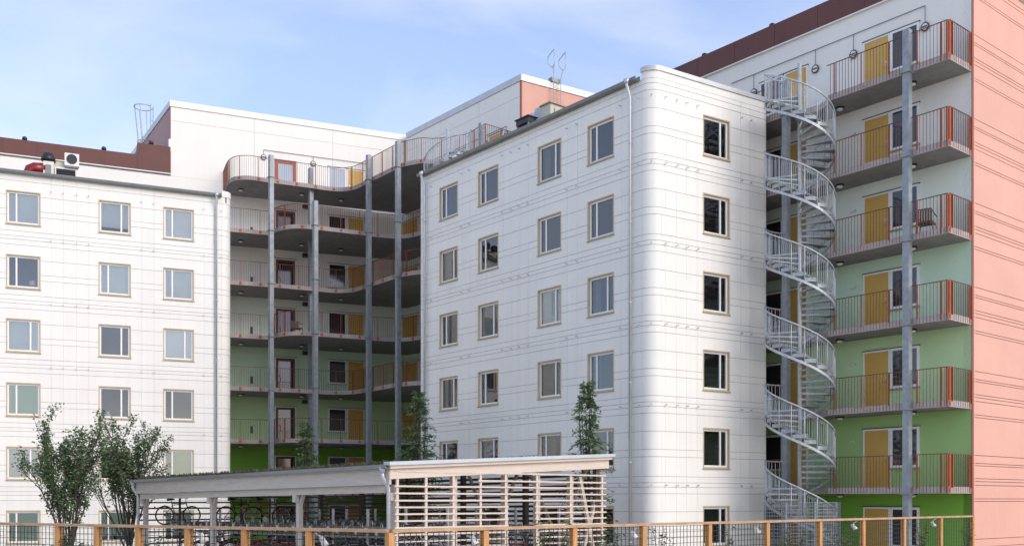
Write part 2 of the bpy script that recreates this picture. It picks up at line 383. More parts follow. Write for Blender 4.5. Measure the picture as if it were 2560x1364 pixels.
def pipe_down(root, fr, s, ztop, r=0.055, z0=0.1):
    mb = MB(); mb.tube([fr(s, 0.30, ztop), fr(s, 0.30, ztop-0.12), fr(s, 0.12, ztop-0.55), fr(s, 0.12, z0)], r, 8)
    mb.tube([fr(s, 0.30, ztop+0.06), fr(s, 0.30, ztop-0.1)], [0.12, 0.06], 8)
    z = ztop-2.2
    while z > 0.6: mb.tube([fr(s, 0.12, z), fr(s, 0.12, z+0.05)], r+0.018, 8); mb.box(fr, s-0.01, s+0.01, 0, 0.1, z+0.01, z+0.03); z -= H
    part('downpipe', mb, 'zinc', root)
def gutter(root, path, s0, s1, z):
    mb = MB(); prof = [(-0.02, 0.10), (0.02, -0.04), (0.10, -0.085), (0.19, -0.05), (0.21, 0.05), (0.225, 0.055), (0.225, 0.03), (0.20, -0.06), (0.10, -0.10), (-0.02, -0.06)]
    ks = path.knots(s0, s1); b = len(mb.v); n = len(prof)
    for s in ks:
        x, y, nx, ny = path.at(s)
        mb.v += [(x+nx*(o+0.02), y+ny*(o+0.02), z+h) for o, h in prof]
    for i in range(len(ks)-1):
        for k in range(n): q = b+i*n; mb.f.append([q+k, q+(k+1) % n, q+n+(k+1) % n, q+n+k]); mb.m.append(0); mb.sm.append(False)
    for e in (0, len(ks)-1): mb.f.append([b+e*n+k for k in range(n)]); mb.m.append(0); mb.sm.append(False)
    part('gutter', mb, 'gutter', root)
    return mb

# ------------------------------------------------------------------ left block (sunlit)
dA, dB, dC, dE = (0.921, 0.39), (0.635, -0.7725), (0.846, 0.533), (0.7725, 0.635)
ZA = -0.24; TA = 17.02
A0 = Fr((-16.47, 47.0), dA)
sEnd = A0.s_px(556)
LA = 16.0
pa = Path(A0(-LA, 0, 0)[:2], dA, [('L', LA+sEnd), ('A', 0.42, 90), ('L', 6.3)])
left = thing('apartment_block', 'sunlit white panel-clad block with a flat roof at the left edge, nearest the maples', 'building', (pa.at(LA)[0], pa.at(LA)[1], 0))
colsA = [(15.5, 102), (247, 327.5), (407.5, 486)]
mulA = ['LLRLRL', 'RLRRRL', 'LLRLLL']
stA = [['pale', 'dark', 'pale', 'sage', 'bright', 'sage'], ['pale', 'pale', 'dark', 'dark', 'dark', 'sage'], ['bright', 'pale', 'bright', 'dark', 'sage', 'sage']]
holes = []; jobs = []
cA = [((pa.px(a, 0)+pa.px(b, 0))/2) for a, b in colsA]
for ci, c in enumerate([cA[0]-4.6]+cA):
    for r_ in range(6):
        zf = (5-r_)*H+ZA; z0, z1 = zf+0.70, zf+2.20; holes.append((c-0.70, c+0.70, z0, z1))
        k = max(ci-1, 0); jobs.append((pa.frame(c), 1.40, z0, z1, mulA[k][r_] if ci else 'R', stA[k][r_] if ci else 'pale'))
jA = [pa.px(x, 0) for x in (128.5, 159, 192, 222.5, 354.6, 385.6, 510.6)]+[cA[0]-1.6, cA[0]-2.6, cA[0]-6.2, LA+sEnd-0.02]
bm = clad(left, pa, jA, range(0, 7), ZA, TA, holes, s_min=LA-9.5)
for j in jobs: window(left, *j)
f_ = pa.frame(cA[0]+0.33); p = f_(0, -0.34, 4*H+ZA+0.75); t_ = thing('table_lamp', 'white table lamp standing inside the left window of the second row', 'lamp', p)
mb = MB(); mb.tube([p, (p[0], p[1], p[2]+0.02), (p[0], p[1], p[2]+0.03), (p[0], p[1], p[2]+0.2)], [0.08, 0.07, 0.015, 0.012], 8); part('base', mb, 'frame', t_)
mb = MB(); mb.tube([(p[0], p[1], p[2]+0.17), (p[0], p[1], p[2]+0.38)], [0.14, 0.12], 12); part('lamp_shade', mb, 'bright', t_)
f_ = pa.frame(cA[1]-0.28); p = f_(0, -0.3, 2*H+ZA+0.75); mb = MB(); mb.tube([p, (p[0], p[1], p[2]+0.08), (p[0], p[1], p[2]+0.2), (p[0], p[1], p[2]+0.27), (p[0], p[1], p[2]+0.32)], [0.08, 0.14, 0.12, 0.06, 0.08], 12)
single('vase', mb, 'bright', 'pale round vase inside the dark window above the maples', 'vase', p)
bolts(left, pa, bm, [pa.px(x, 0) for x in (128.5, 159, 192, 222.5, 354.6, 385.6, 510.6, 554)], range(0, 6), ZA, TA-0.65)
gutter(left, pa, LA-9.5, LA+sEnd-0.05, TA+0.05)
pipe_down(left, pa.frame(pa.px(540, 0)), 0, TA)
mb = MB(); strip(mb, pa, LA+sEnd-0.02, pa.L, TA+0.004, TA+0.30, 0.03, 0.25); part('parapet_cap', mb, 'lightcoping', left)
mb = MB(); f = pa.lines[0][2]; mb.box(f, LA-9.5, LA+sEnd+0.2, -7.0, -0.02, TA-0.25, TA+0.03); part('roof', mb, 'roofdark', left)

# ------------------------------------------------------------------ middle block (rounded front corner)
ZB = 0.0; TB = 17.38; TC = 17.62
B0 = Fr((2.86, 37.6), dB)
sL = B0.s_px(1056); sR = B0.s_px(1605)
p0 = B0(sL, 0, 0); rr = 0.42
q0 = (p0[0]+dE[0]*rr-dB[0]*0, p0[1]+dE[1]*rr)
ang = 82.8
pb = Path((q0[0]-dB[0]*rr+dE[0]*5.0, q0[1]-dB[1]*rr+dE[1]*5.0), (-dE[0], -dE[1]), [('L', 5.0), ('A', rr, 90), ('L', sR-sL), ('A', 0.51, ang), ('L', 5.22), ('A', 0.06, 97), ('L', 12.5)])
lB, lC = 1, 2
mid = thing('apartment_block', 'white panel-clad block with rounded front corner between the courtyard galleries and the long spiral stair', 'building', (4.63, 35.45, 0))
holes = []; jobs = []
colsB = [(1099.5, 1144), (1196, 1245.5), (1344.5, 1403), (1468.5, 1535.5)]
mulB = ['LRLRLL', 'LLRLRL', 'RLRRLL', 'LLRLRL']
stB = [['dark', 'half', 'curtain', 'curtain', 'half', 'dark'], ['dark', 'dark', 'half', 'dark', 'half', 'dark'], ['curtain', 'dark', 'pale', 'dark', 'half', 'dark'], ['dark', 'dark', 'curtain', 'curtain', 'dark', 'dark']]
for ci, (a, b) in enumerate(colsB):
    c = (pb.px(a, lB)+pb.px(b, lB))/2
    for r_ in range(6):
        zf = (5-r_)*H; z0, z1 = zf+0.72, zf+2.21; holes.append((c-0.70, c+0.70, z0, z1)); jobs.append((pb.frame(c), 1.40, z0, z1, mulB[ci][r_], stB[ci][r_]))
c = (pb.px(1757.6, lC)+pb.px(1823.5, lC))/2
for r_ in range(6):
    zf = (5-r_)*H; z0, z1 = zf+0.72, zf+2.21; holes.append((c-0.67, c+0.67, z0, z1)); jobs.append((pb.frame(c), 1.34, z0, z1, 'R', 'dark'))
sB0, sB1 = pb.lines[1][0], pb.lines[1][1]; sC0, sC1 = pb.lines[2][0], pb.lines[2][1]
xB = [1080, 1155.6, 1175, 1258, 1279.5, 1300, 1321.7, 1419, 1444, 1553]; xC = [1663, 1691, 1716, 1742.5, 1851, 1874.6]
jB = [pb.px(x, lB) for x in xB]+[sB0-0.6, sB0+0.02, sB1, sC0]+[pb.px(x, lC) for x in xC]+[sC1]
bm = clad(mid, pb, jB, range(0, 7), ZB, TB-0.02, holes)
for j in jobs: window(mid, *j)
bolts(mid, pb, bm, [pb.px(x, lB) for x in xB]+[(sB1-0.15), (sB1+sC0)/2]+[pb.px(x, lC) for x in xC], range(0, 6), ZB, 6*H-0.42)
gutter(mid, pb, sB0-0.1, sB1-0.1, TB+0.04)
pipe_down(mid, pb.frame(pb.px(1581, lB)), 0, TB)
pipe_down(mid, pb.frame(pb.px(1067, lB)), 0, TB)
mb = MB(); strip(mb, pb, sB1-0.02, pb.L, TB-0.016, TC, 0.0, 0.25); part('parapet', mb, 'white', mid)
mb = MB(); strip(mb, pb, sB1-0.05, pb.L, TC+0.002, TC+0.17, 0.045, 0.42); part('parapet_cap', mb, 'coping', mid)
mb = MB(); strip(mb, pb, 0, sB0-0.05, TB+0.0, TB+0.28, 0.03, 0.25); part('parapet_cap', mb, 'lightcoping', mid)
mb = MB(); f = pb.lines[1][2]; mb.box(f, -0.2, sB1-sB0+0.2, -5.6, -0.06, TB-0.2, TB+0.02); part('roof', mb, 'roofdark', mid)

# ------------------------------------------------------------------ long rear building with galleries
D = Fr((15.61, 33.78), (-dB[0], -dB[1]), (-dE[0], -dE[1]))       # gallery wall of the right wing; the court's right wall lies in the same plane
F = Fr((-16.0, 56.9), dA)                                         # court's rear wall
sH = D.s_px(1303); sG = D.s_px(1017); sFG = F.s_px(1017)
TT, TW = 24.72, 20.50
rear = thing('apartment_building', 'long rear apartment building with open galleries, green lower walls and salmon gable', 'building', (D(10, 0, 0)[0], D(10, 0, 0)[1], 0))
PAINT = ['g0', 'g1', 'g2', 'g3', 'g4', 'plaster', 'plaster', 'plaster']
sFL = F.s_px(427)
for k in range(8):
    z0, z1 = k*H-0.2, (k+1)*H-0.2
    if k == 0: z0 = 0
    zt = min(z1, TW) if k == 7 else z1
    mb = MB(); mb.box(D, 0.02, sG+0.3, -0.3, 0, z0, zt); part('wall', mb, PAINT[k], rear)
    mb = MB(); mb.box(F, -2.2 if k < 6 else -30, sFG, -0.3, 0, z0, zt); part('wall', mb, PAINT[k] if k > 1 else 'g0', rear)  # court's first floor takes the darker green to stand for deep shade
def coping(fr, s0, s1, z, m='lightcoping', o=0.05, h=0.34):
    mb = MB(); mb.box(fr, s0, s1, -0.4, o, z, z+h); part('coping', mb, m, rear)
zc = TT-0.34
for fr, s0, s1 in ((F, sFL, sFG), (D, sH, sG+0.02)):              # tall part, in panels with fine joints
    n = 3; ss = [s0+(s1-s0)*i/n for i in range(n+1)]; zz = [TW, TT-1.12, zc]
    for a, b in zip(ss, ss[1:]):
        for c, d in zip(zz, zz[1:]):
            mb = MB(); mb.box(fr, a+0.008, b-0.008, -0.3, 0.0, c+0.008, d-0.008); part('wall_panel', mb, 'plaster', rear)
    mb = MB(); mb.box(fr, s0+.02, s1-.02, -0.34, -0.02, TW-0.3, TT-0.05); part('wall', mb, 'joint', rear)
coping(F, sFL-0.05, sFG-0.04, zc); coping(D, sH-0.05, sG+0.02, zc, 'coping')
Hw = Fr(D(sH, 0, 0)[:2], dC)                                      # salmon gable of the tall part
mb = MB(); mb.box(Hw, 0.02, 12, -0.3, 0, 20.0, zc-0.01); part('gable_wall', mb, 'pink', rear)
mb = MB()
for z in (20.9, 21.15): mb.box(Hw, 0.02, 12, -0.01, 0.006, z, z+0.03)
part('gable_groove', mb, 'pinkdark', rear)
coping(Hw, 0.01, 12, zc+0.003)
mb = MB(); mb.box(Hw, -0.02, 0.05, -0.1, 0.02, 20.0, zc-0.004); part('corner_trim', mb, 'pinkdark', rear)
Lw = Fr(F(sFL, 0, 0)[:2], (0.5375, -0.843))                       # left return of the tall part
Lw = Fr(F(sFL, 0, 0)[:2], (-0.5375, 0.843), (-0.843, -0.5375))
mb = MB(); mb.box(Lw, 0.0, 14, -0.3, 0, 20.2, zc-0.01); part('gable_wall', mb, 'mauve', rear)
mb = MB(); mb.box(Lw, 0.005, 0.10, -0.1, 0.02, 20.2, zc-0.004); part('corner_trim', mb, 'pinkdark', rear)
coping(Lw, -0.02, 14, zc+0.006, 'coping')
mb = MB(); mb.box(Lw, -0.03, 0.18, -0.05, 0.10, 21.85, 22.55); part('rainwater_hopper', mb, 'lightcoping', rear)
mb = MB(); mb.prism([F(sFL, -.1, 0)[:2], F(sFG, -.1, 0)[:2], D(sH, -.1, 0)[:2], Hw(12, -.1, 0)[:2], (0, 75), (-20, 72)], zc-0.3, zc); part('roof', mb, 'roofdark', rear)
# brown attic sheets
def attic(fr, s0, s1, z0, z1, step=1.65, o=0.06):
    n = max(1, round((s1-s0)/step))
    for i in range(n):
        a, b = s0+(s1-s0)*i/n, s0+(s1-s0)*(i+1)/n
        mb = MB(); j = random.uniform(0, 0.006); mb.box(fr, a+0.006, b-0.006, -0.2, o+j, z0, z1); part('roof_sheet', mb, 'brown', rear)
    mb = MB(); mb.box(fr, s0, s1, -2.0, o-0.012, z0+0.01, z1-0.005); part('attic', mb, 'brown', rear)
    mb = MB(); mb.box(fr, s0, s1, -0.15, o+0.05, z0-0.05, z0-0.003); part('flashing', mb, 'lightcoping', rear)
sStep = F.s_px(343)
attic(F, -30, sStep, 20.62, 21.45); attic(F, sStep+0.003, sFL-0.01, 20.62, 22.10)
attic(D, 0.02, sH-0.01, TW+0.05, 21.46, 2.0)
mb = MB(); mb.prism([D(0, -0.3, 0)[:2], D(sH, -0.3, 0)[:2], (14, 62), (30, 52)], 21.1, 21.3); part('roof', mb, 'roofdark', rear)
# salmon end wall with grooves
Ew = Fr((15.61, 33.78), dE)
gz = sorted([k*H+d for k in range(0, 8) for d in (1.08, 0.81, 0.73, 0.29, 0.19, 0.06, -0.40, -0.49) if 0.2 < k*H+d < 20.3])
gz = [0.0]+gz+[TW]
for c, d in zip(gz, gz[1:]):
    mb = MB(); mb.box(Ew, 0.115, 16, -0.3, random.uniform(0, 0.004), c+0.011, d-0.011); part('wall_panel', mb, 'pink', rear)
mb = MB(); mb.box(Ew, 0.13, 15.9, -0.32, -0.022, 0, TW-0.01); part('wall', mb, 'pinkjoint', rear)
mb = MB(); mb.box(Ew, 0.0, 0.11, -0.3, 0.012, 0, TW-0.003); part('corner_trim', mb, 'pinkdark', rear)
attic(Ew, 0.0, 16, TW+0.053, 21.45, 2.0)

# galleries: slab outlines (court: odd and even storeys differ; right wing)
def Fl(q): return F(q[0], q[1], 0)[:2]
tailO = [(-7.63, 54.31), (-6.85, 53.32), (-6.12, 52.42), (-5.70, 52.0), (-5.18, 51.66), (-4.65, 51.42), (-4.0, 51.3), (-2.9, 51.6)]
midO = [(1.5, 3.22), (3.9, 3.16), (4.7, 3.08), (5.4, 3.15), (5.85, 3.45), (6.25, 4.0), (6.52, 5.05)]
edgeO = [Fl(q) for q in [(-1.0, 3.05)]+midO]+tailO
edgeT = [Fl(q) for q in [(-0.49, 0.02), (-0.49, 1.2), (-0.45, 2.1), (-0.25, 2.75), (0.1, 3.1), (0.6, 3.30)]+midO]+tailO[:6]+[(-3.9, 51.5), (-2.4, 50.95), (-1.75, 50.05), (-1.32, 49.5)]
edgeE = [Fl(q) for q in [(-1.0, 3.05), (0.4, 3.1), (1.60, 3.15), (1.72, 3.5), (1.9, 4.15), (2.3, 4.78), (2.8, 5.12), (3.6, 5.25), (5.0, 5.2), (6.5, 5.12), (7.05, 5.05), (8.15, 5.15), (8.7, 5.5), (9.15, 6.25), (9.6, 7.3)]]+[(-4.2, 53.2), (-2.6, 52.3)]
closeC = [D(sH+1.0, 0.0, 0)[:2], D(sG, 0, 0)[:2]]
edgeD = [D(*q, 0)[:2] for q in [(0.02, 1.54), (4.55, 1.54), (4.85, 1.22), (5.25, 1.04), (5.8, 1.10), (6.25, 1.54), (14, 1.54)]]
railM = {}
def railing(slab, pts, zt, posts_at=1.05, skip=None):
    pl = resample(pts, 0.122)
    bars = MB()
    for i, p in enumerate(pl[1:-1]):
        q = pl[i+2]; dx, dy = q[0]-p[0], q[1]-p[1]; l = math.hypot(dx, dy) or 1
        fr = Fr(p, (dx/l, dy/l)); bars.box(fr, -0.0045, 0.0045, -0.012, 0.008, zt-0.20, zt+1.08)
    tp = [(x, y, zt+1.09) for x, y in resample(pts, 0.2)+[pts[-1]]]
    bars.tube(tp, 0.018, 4, sm=False)
    o = part('railing', bars, 'bar', slab)
    po = resample(pts, posts_at)
    for i, p in enumerate(po):
        a = pl[min(int(i*posts_at/0.122)+1, len(pl)-1)]; b = pl[max(int(i*posts_at/0.122)-1, 0)]
        dx, dy = a[0]-b[0], a[1]-b[1]
        if dx == dy == 0: continue
        fr = Fr(p, (dx, dy)); mb = MB(); mb.box(fr, -0.007, 0.007, -0.05, 0.012, zt-0.04, zt+1.07)
        mb.box(fr, -0.065, 0.065, 0.003, 0.030, zt-0.17, zt-0.05); part('railing_post', mb, 'orange', slab)
def soffit_lamp(slab, x, y, z):
    mb = MB(); mb.tube([(x, y, z), (x, y, z-0.06)], 0.155, 12, 0); mb.sphere((x, y, z-0.06), 0.125, 10, 5, 1, (1, 1, 0.55)); part('soffit_lamp', mb, ['black', 'lamp'], slab)
def gallery(k, edge, close, lamps, sm=True):
    e = smooth(edge, 5) if sm else edge
    z1 = k*H; z0 = z1-0.22
    poly = e+close; mb = MB(); mb.prism(poly, z0, z1, 0, 1)
    sl_ = part('gallery_slab', mb, ['concrete', 'fascia'], rear)
    for x, y in lamps: soffit_lamp(sl_, x, y, z0)
    return sl_, e
lampC = [F(0.3, 1.4, 0)[:2], F(3.6, 1.9, 0)[:2], F(5.9, 1.7, 0)[:2], D(sG-3.0, 2.6, 0)[:2]]
for k in range(1, 8):
    ed = edgeT if k == 7 else (edgeE if k % 2 == 0 else edgeO)
    cl = [D(22.87, 0, 0)[:2], D(sG, 0, 0)[:2]] if k == 7 else closeC+[F(-1.0, 0, 0)[:2]]
    sl_, e = gallery(k, ed, cl, lampC)
    # the storeys' rail follows the slab edge, 2 cm inside the fascia
    railing(sl_, e, k*H)
    if k == 7: railing(sl_, [(-1.32, 49.5), D(22.95, 0.05, 0)[:2]], k*H)
for k in range(1, 7):
    sl_, e = gallery(k, edgeD, [D(14, 0, 0)[:2], D(0.02, 0, 0)[:2]], [D(1.75, 0.72, 0)[:2], D(4.6, 0.7, 0)[:2], D(8.2, 0.8, 0)[:2]], sm=False)
    railing(sl_, [D(0.02, 0.06, 0)[:2], D(0.02, 1.50, 0)[:2]], k*H, 1.30)
    railing(sl_, [D(0.06, 1.54, 0)[:2], D(4.6, 1.54, 0)[:2]], k*H)
    railing(sl_, [D(6.25, 1.54, 0)[:2], D(13.9, 1.54, 0)[:2]], k*H)
    mb = MB()
    for q in (0.10, 0.30): mb.box(D, q-0.03, q+0.03, 1.5, 1.55, k*H-0.2, k*H+1.08)
    mb.box(D, 0.015, 0.055, 1.40, 1.52, k*H-0.2, k*H+1.08); mb.box(D, 0.015, 0.055, 0.05, 0.14, k*H-0.2, k*H+1.08)
    part('corner_post', mb, 'orange', sl_)
# steel columns
def column(x, y, zt, levels, fr, hs=0.115):
    f2 = Fr((x, y), fr.u, fr.n); mb = MB(); mb.box(f2, -hs, hs, -hs, hs, 0, zt); c = part('steel_column', mb, 'galv', rear)
    for k in levels:
        m2 = MB(); m2.box(f2, -hs-0.06, hs+0.06, -hs-0.06, hs+0.06, k*H-0.255, k*H-0.225); part('collar', m2, 'galv', c)
lv = range(1, 8)
column(-12.98, 53.62, 7*H+0.95, lv, D); column(-11.30, 55.9, 7*H+1.0, lv, D); column(-10.40, 52.62, 6*H+1.05, range(1, 7), D)
column(-7.78, 54.05, 7*H+1.1, lv, D); column(-5.95, 52.0, 7*H+1.1, lv, D); column(-1.52, 49.75, 7*H+1.2, lv, D)
a = D(1.44, 1.62, 0); column(a[0], a[1], 6*H+1.22, range(1, 7), D)
a = D(6.3, 1.62, 0); column(a[0], a[1], 6*H+1.05, range(1, 7), D)

# doors and windows on the gallery walls
def gdoor(fr, s0, s1, z, leaf='yellow', glazed=False, frame='frame', hz=2.16, gm='darkglass'):
    mb = MB(); t = 0.06
    for (a, b, c, d) in ((s0, s0+t, z, z+hz), (s1-t, s1, z, z+hz), (s0+t, s1-t, z+hz-t, z+hz)): mb.box(fr, a, b, 0.003, 0.05, c, d)
    d_ = part('door', mb, frame, rear)
    lf = MB()
    if glazed:
        q = 0.13
        for (a, b, c, d) in ((s0+t, s0+t+q, z, z+hz-t), (s1-t-q, s1-t, z, z+hz-t), (s0+t+q, s1-t-q, z+hz-t-q, z+hz-t), (s0+t+q, s1-t-q, z, z+q*1.6)): lf.box(fr, a, b, 0.004, 0.04, c, d)
        part('leaf', lf, leaf, d_)
        pm = MB(); pm.box(fr, s0+t+q, s1-t-q, 0.003, 0.022, z+q*1.6, z+hz-t-q); part('pane', pm, gm, d_)
        hm = MB(); hm.tube([fr(s0+t+0.12+0.16*math.sin(x*0.3), 0.09, z+0.85+0.25*math.cos(x*0.3)) for x in range(0, 11)], 0.014, 5); part('handle', hm, 'zinc', d_)
    else:
        lf.box(fr, s0+t+.003, s1-t-.003, 0.004, 0.036, z+0.01, z+hz-t-.003); part('leaf', lf, leaf, d_)
        hm = MB(); sh = s0+t+0.09
        hm.tube([fr(sh, 0.04, z+1.0), fr(sh, 0.09, z+1.0), fr(sh+0.12, 0.09, z+1.0)], 0.012, 5); hm.box(fr, sh-0.03, sh+0.03, 0.037, 0.045, z+1.10, z+1.18); part('handle', hm, 'zinc', d_)
    hd = MB(); hd.box(fr, s0-0.03, s1+0.03, 0.002, 0.07, z+hz+0.002, z+hz+0.03); part('drip_cap', hd, 'darkbar', d_)
def gwin(fr, s0, s1, z0, z1, frame='frame', gm='darkglass'):
    mb = MB(); t = 0.085
    for (a, b, c, d) in ((s0, s0+t, z0, z1), (s1-t, s1, z0, z1), (s0+t, s1-t, z1-t, z1), (s0+t, s1-t, z0, z0+t)): mb.box(fr, a, b, 0.003, 0.055, c, d)
    mb.box(fr, s0-0.02, s1+0.02, 0.002, 0.09, z0-0.04, z0-0.003, 1); mb.box(fr, s0-0.03, s1+0.03, 0.002, 0.07, z1+0.002, z1+0.028, 2)
    wn = part('window', mb, [frame, 'sill', 'darkbar'], rear)
    pm = MB(); pm.box(fr, s0+t, s1-t, 0.003, 0.03, z0+t, z1-t); part('pane', pm, gm, wn)
dS = [(D.s_px(2226), D.s_px(2159)), (D.s_px(2020), D.s_px(1962))]
wS = [(D.s_px(2299), D.s_px(2227)), (D.s_px(1958), D.s_px(1900))]
for k in range(0, 7):
    z = k*H
    for a, b in dS: gdoor(D, a, b, z)
    for a, b in wS: gwin(D, a, b, z+0.72, z+2.16)
    mb = MB(); s_ = dS[0][1]+0.32; mb.box(D, s_, s_+0.22, 0.003, 0.05, z+1.72, z+1.76); mb.box(D, s_-0.01, s_+0.03, 0.003, 0.10, z+1.76, z+1.79); part('wall_bracket', mb, 'zinc', rear)
for k in range(0, 8):
    z = k*H
    gdoor(F, F.s_px(687), F.s_px(740), z, 'orangedoor' if k > 6 else 'shadeddoor', True, 'orangedoor' if k > 6 else 'frame', gm='skypane' if k == 7 else 'darkglass')
    gwin(F, F.s_px(820), F.s_px(866), z+(0.05 if k in (7,) else 0.74), z+2.16, gm='skypane' if k == 7 else 'darkglass')
    gdoor(F, F.s_px(868), F.s_px(911), z)
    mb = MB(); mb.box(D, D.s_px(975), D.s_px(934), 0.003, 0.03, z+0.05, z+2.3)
    if k < 7: part('doorway_shade', mb, 'black', rear)  # black sheet stands in for the shade inside the opening
    gdoor(D, D.s_px(1047), D.s_px(1003), z)
    if k < 7:
        mb = MB(); s_ = F.s_px(629); mb.box(F, s_-0.07, s_+0.07, 0.003, 0.05, z+0.55, z+0.95); part('wall_box', mb, 'black', rear)
        mb = MB(); s_ = F.s_px(764); mb.box(F, s_-0.2, s_+0.2, 0.003, 0.3, z+2.35, z+2.55); part('emergency_light', mb, 'black', rear)
gdoor(D, D.s_px(1257), D.s_px(1224), 7*H)
gdoor(D, D.s_px(1164), D.s_px(1136), 7*H, 'orangedoor', False)
# light rails with round bulkhead lamps on the upper walls
def light_rail(fr, s0, s1, z, ss, drop):
    mb = MB(); mb.tube([fr(s0, 0.05, z), fr(s1, 0.05, z)], 0.014, 5)
    for s in ss: mb.tube([fr(s, 0.05, z), fr(s, 0.05, z-drop)], 0.010, 5)
    lr = part('cable_conduit', mb, 'darkbar', rear)
    for s in ss:
        b = MB(); c = Vector(fr(s, 0.06, z-drop-0.12)); n = Vector((fr.n[0], fr.n[1], 0)); u = Vector((fr.u[0], fr.u[1], 0)); up = Vector((0, 0, 1))
        b.tube([c+(u*math.cos(t*math.pi/8)+up*math.sin(t*math.pi/8))*0.135 for t in range(17)], 0.030, 6, 0)
        b.disc(c-n*0.04, n, 0.118, 0.06, 12, 1, 1); b.box(Fr((c.x, c.y), fr.u, fr.n), -0.1, 0.1, 0.02, 0.035, c.z-0.025, c.z+0.025, 0)
        part('bulkhead_lamp', b, ['darkbar', 'lamp'], lr)
light_rail(D, D.s_px(2314), D.s_px(1830), 6*H+2.62, [D.s_px(x) for x in (2314, 2135, 2040, 1886)], 0.62)
light_rail(F, F.s_px(659), F.s_px(925), 7*H+2.62, [F.s_px(x) for x in (659, 783)], 0.30)
light_rail(D, D.s_px(1268), D.s_px(1020), 7*H+2.3, [D.s_px(x) for x in (1268, 1216)], 0.30)

# ------------------------------------------------------------------ spiral staircases
def spiral(label, cx, cy, Rr, top, nlev, hand, phi0=155.0, span=275.0, z_bottom=0.0, base=True):
    root = thing('spiral_staircase', label, 'staircase', (cx, cy, z_bottom), 'galvanised spiral staircases')
    C = lambda r, ph, z: (cx+r*math.cos(R(ph)), cy+r*math.sin(R(ph)), z)
    mb = MB(); mb.tube([(cx, cy, z_bottom), (cx, cy, top+1.15)], 0.075, 12); part('newel_post', mb, 'galvbright', root)
    nt_ = 14; da = span/nt_
    tm = MB(); h = R(da*0.56); n = 3
    top_pts = [(0.07*math.cos(t), 0.07*math.sin(t)) for t in (-h, h)]+[(Rr*math.cos(h-2*h*i/n), Rr*math.sin(h-2*h*i/n)) for i in range(n+1)]
    top_pts = top_pts[::-1]
    tm.prism(top_pts, -0.035, 0.0)
    for sg in (-1, 1):
        fr = Fr((0, 0), (math.cos(sg*h), math.sin(sg*h))); tm.box(fr, 0.07, Rr, -0.012, 0.012, -0.075 if sg*hand < 0 else -0.05, -0.001)
    arc = [(Rr*math.cos(-h+2*h*i/n), Rr*math.sin(-h+2*h*i/n)) for i in range(n+1)]
    for a, b in zip(arc, arc[1:]): tm.face([(a[0]*1.004, a[1]*1.004, -0.10), (b[0]*1.004, b[1]*1.004, -0.10), (b[0]*1.004, b[1]*1.004, 0.03), (a[0]*1.004, a[1]*1.004, 0.03)])
    tme = tm.mesh('tread', 'treadsteel')
    for L_ in range(nlev):
        zt = top-L_*H; last = L_ == nlev-1
        A = lambda i: phi0+hand*da*i
        for i in range(1, nt_):
            link('tread', tme, root, (cx, cy, zt-H*i/nt_), R(A(i)))
        # landing at the storey
        lm = MB(); k = 8; a0, a1 = phi0, phi0-hand*(360-span)
        poly = [C(0.07, a0+(a1-a0)*i/k, 0)[:2] for i in range(k+1)]+[C(Rr, a1+(a0-a1)*i/k, 0)[:2] for i in range(k+1)]
        if hand > 0: poly = poly[::-1]
        lm.prism(poly, zt-0.05, zt); lm.tube([C(Rr-0.02, a0+(a1-a0)*i/k, zt-0.1) for i in range(k+1)], 0.06, 4, sm=False)
        f1 = Fr((cx, cy), (math.cos(R(a1)), math.sin(R(a1)))); lm.box(f1, 0.07, Rr, -0.02, 0.02, zt-0.16, zt-0.001)
        part('landing', lm, 'galvbright', root)
        m = 44; sw = [(A(nt_*i/m), zt-H*i/m) for i in range(m+1)]
        st = MB()
        for (r0, dz0, dz1) in ((Rr+0.02, -0.30, -0.20),):
            for (p, z), (q, y) in zip(sw, sw[1:]):
                st.hexa([C(r0-0.02, p, z+dz0), C(r0+0.02, p, z+dz0), C(r0+0.02, q, y+dz0), C(r0-0.02, q, y+dz0), C(r0-0.02, p, z+dz1), C(r0+0.02, p, z+dz1), C(r0+0.02, q, y+dz1), C(r0-0.02, q, y+dz1)])
        part('stringer', st, 'galvbright', root)
        hr = MB(); hp = [C(Rr+0.02, p, z+1.0) for p, z in sw]
        hr.tube(hp, 0.031, 6); hr.tube([C(Rr+0.02, A(0)-hand*j*4, zt+1.0) for j in range(0, 14)], 0.026, 6)
        part('handrail', hr, 'galvbright', root)
        bl = MB(); seg = span/13
        for j in range(13):
            pa_ = A(0)+hand*seg*j
            zz = lambda ph: zt-H*abs(ph-phi0)/span
            c0 = pa_+hand*seg*0.5
            bl.tube([C(Rr+0.02, pa_+hand*0.8, zz(pa_)-0.3), C(Rr+0.02, pa_+hand*0.8, zz(pa_)+1.0)], 0.019, 5)
            for wdt in (0.42, 0.27, 0.11):
                l, r_ = c0-hand*seg*wdt, c0+hand*seg*wdt; b0, b1 = (0.02, 0.90) if wdt > 0.3 else (0.06, 0.84)
                pts = [C(Rr+0.02, l, zz(l)+b0), C(Rr+0.02, l, zz(l)+b1), C(Rr+0.02, r_, zz(r_)+b1), C(Rr+0.02, r_, zz(r_)+b0), C(Rr+0.02, l, zz(l)+b0)]
                for a_, b_ in zip(pts, pts[1:]): bl.tube([a_, b_], 0.0075, 4, sm=False)
        for j in range(1, 6):
            ph = A(0)-hand*j*9; bl.tube([C(Rr+0.02, ph, zt-0.05), C(Rr+0.02, ph, zt+1.0)], 0.010, 4, sm=False)
        bl.tube([C(Rr+0.02, A(0)-hand*j*4, zt+0.12) for j in range(0, 12)], 0.010, 4, sm=False)
        part('balusters', bl, 'galvbright', root, kind='stuff')
    return root
SC = (10.49, 36.30)
stair = spiral('tall galvanised spiral staircase rising beside the rounded white block to the top gallery', SC[0], SC[1], 1.22, 6*H, 6, 1)
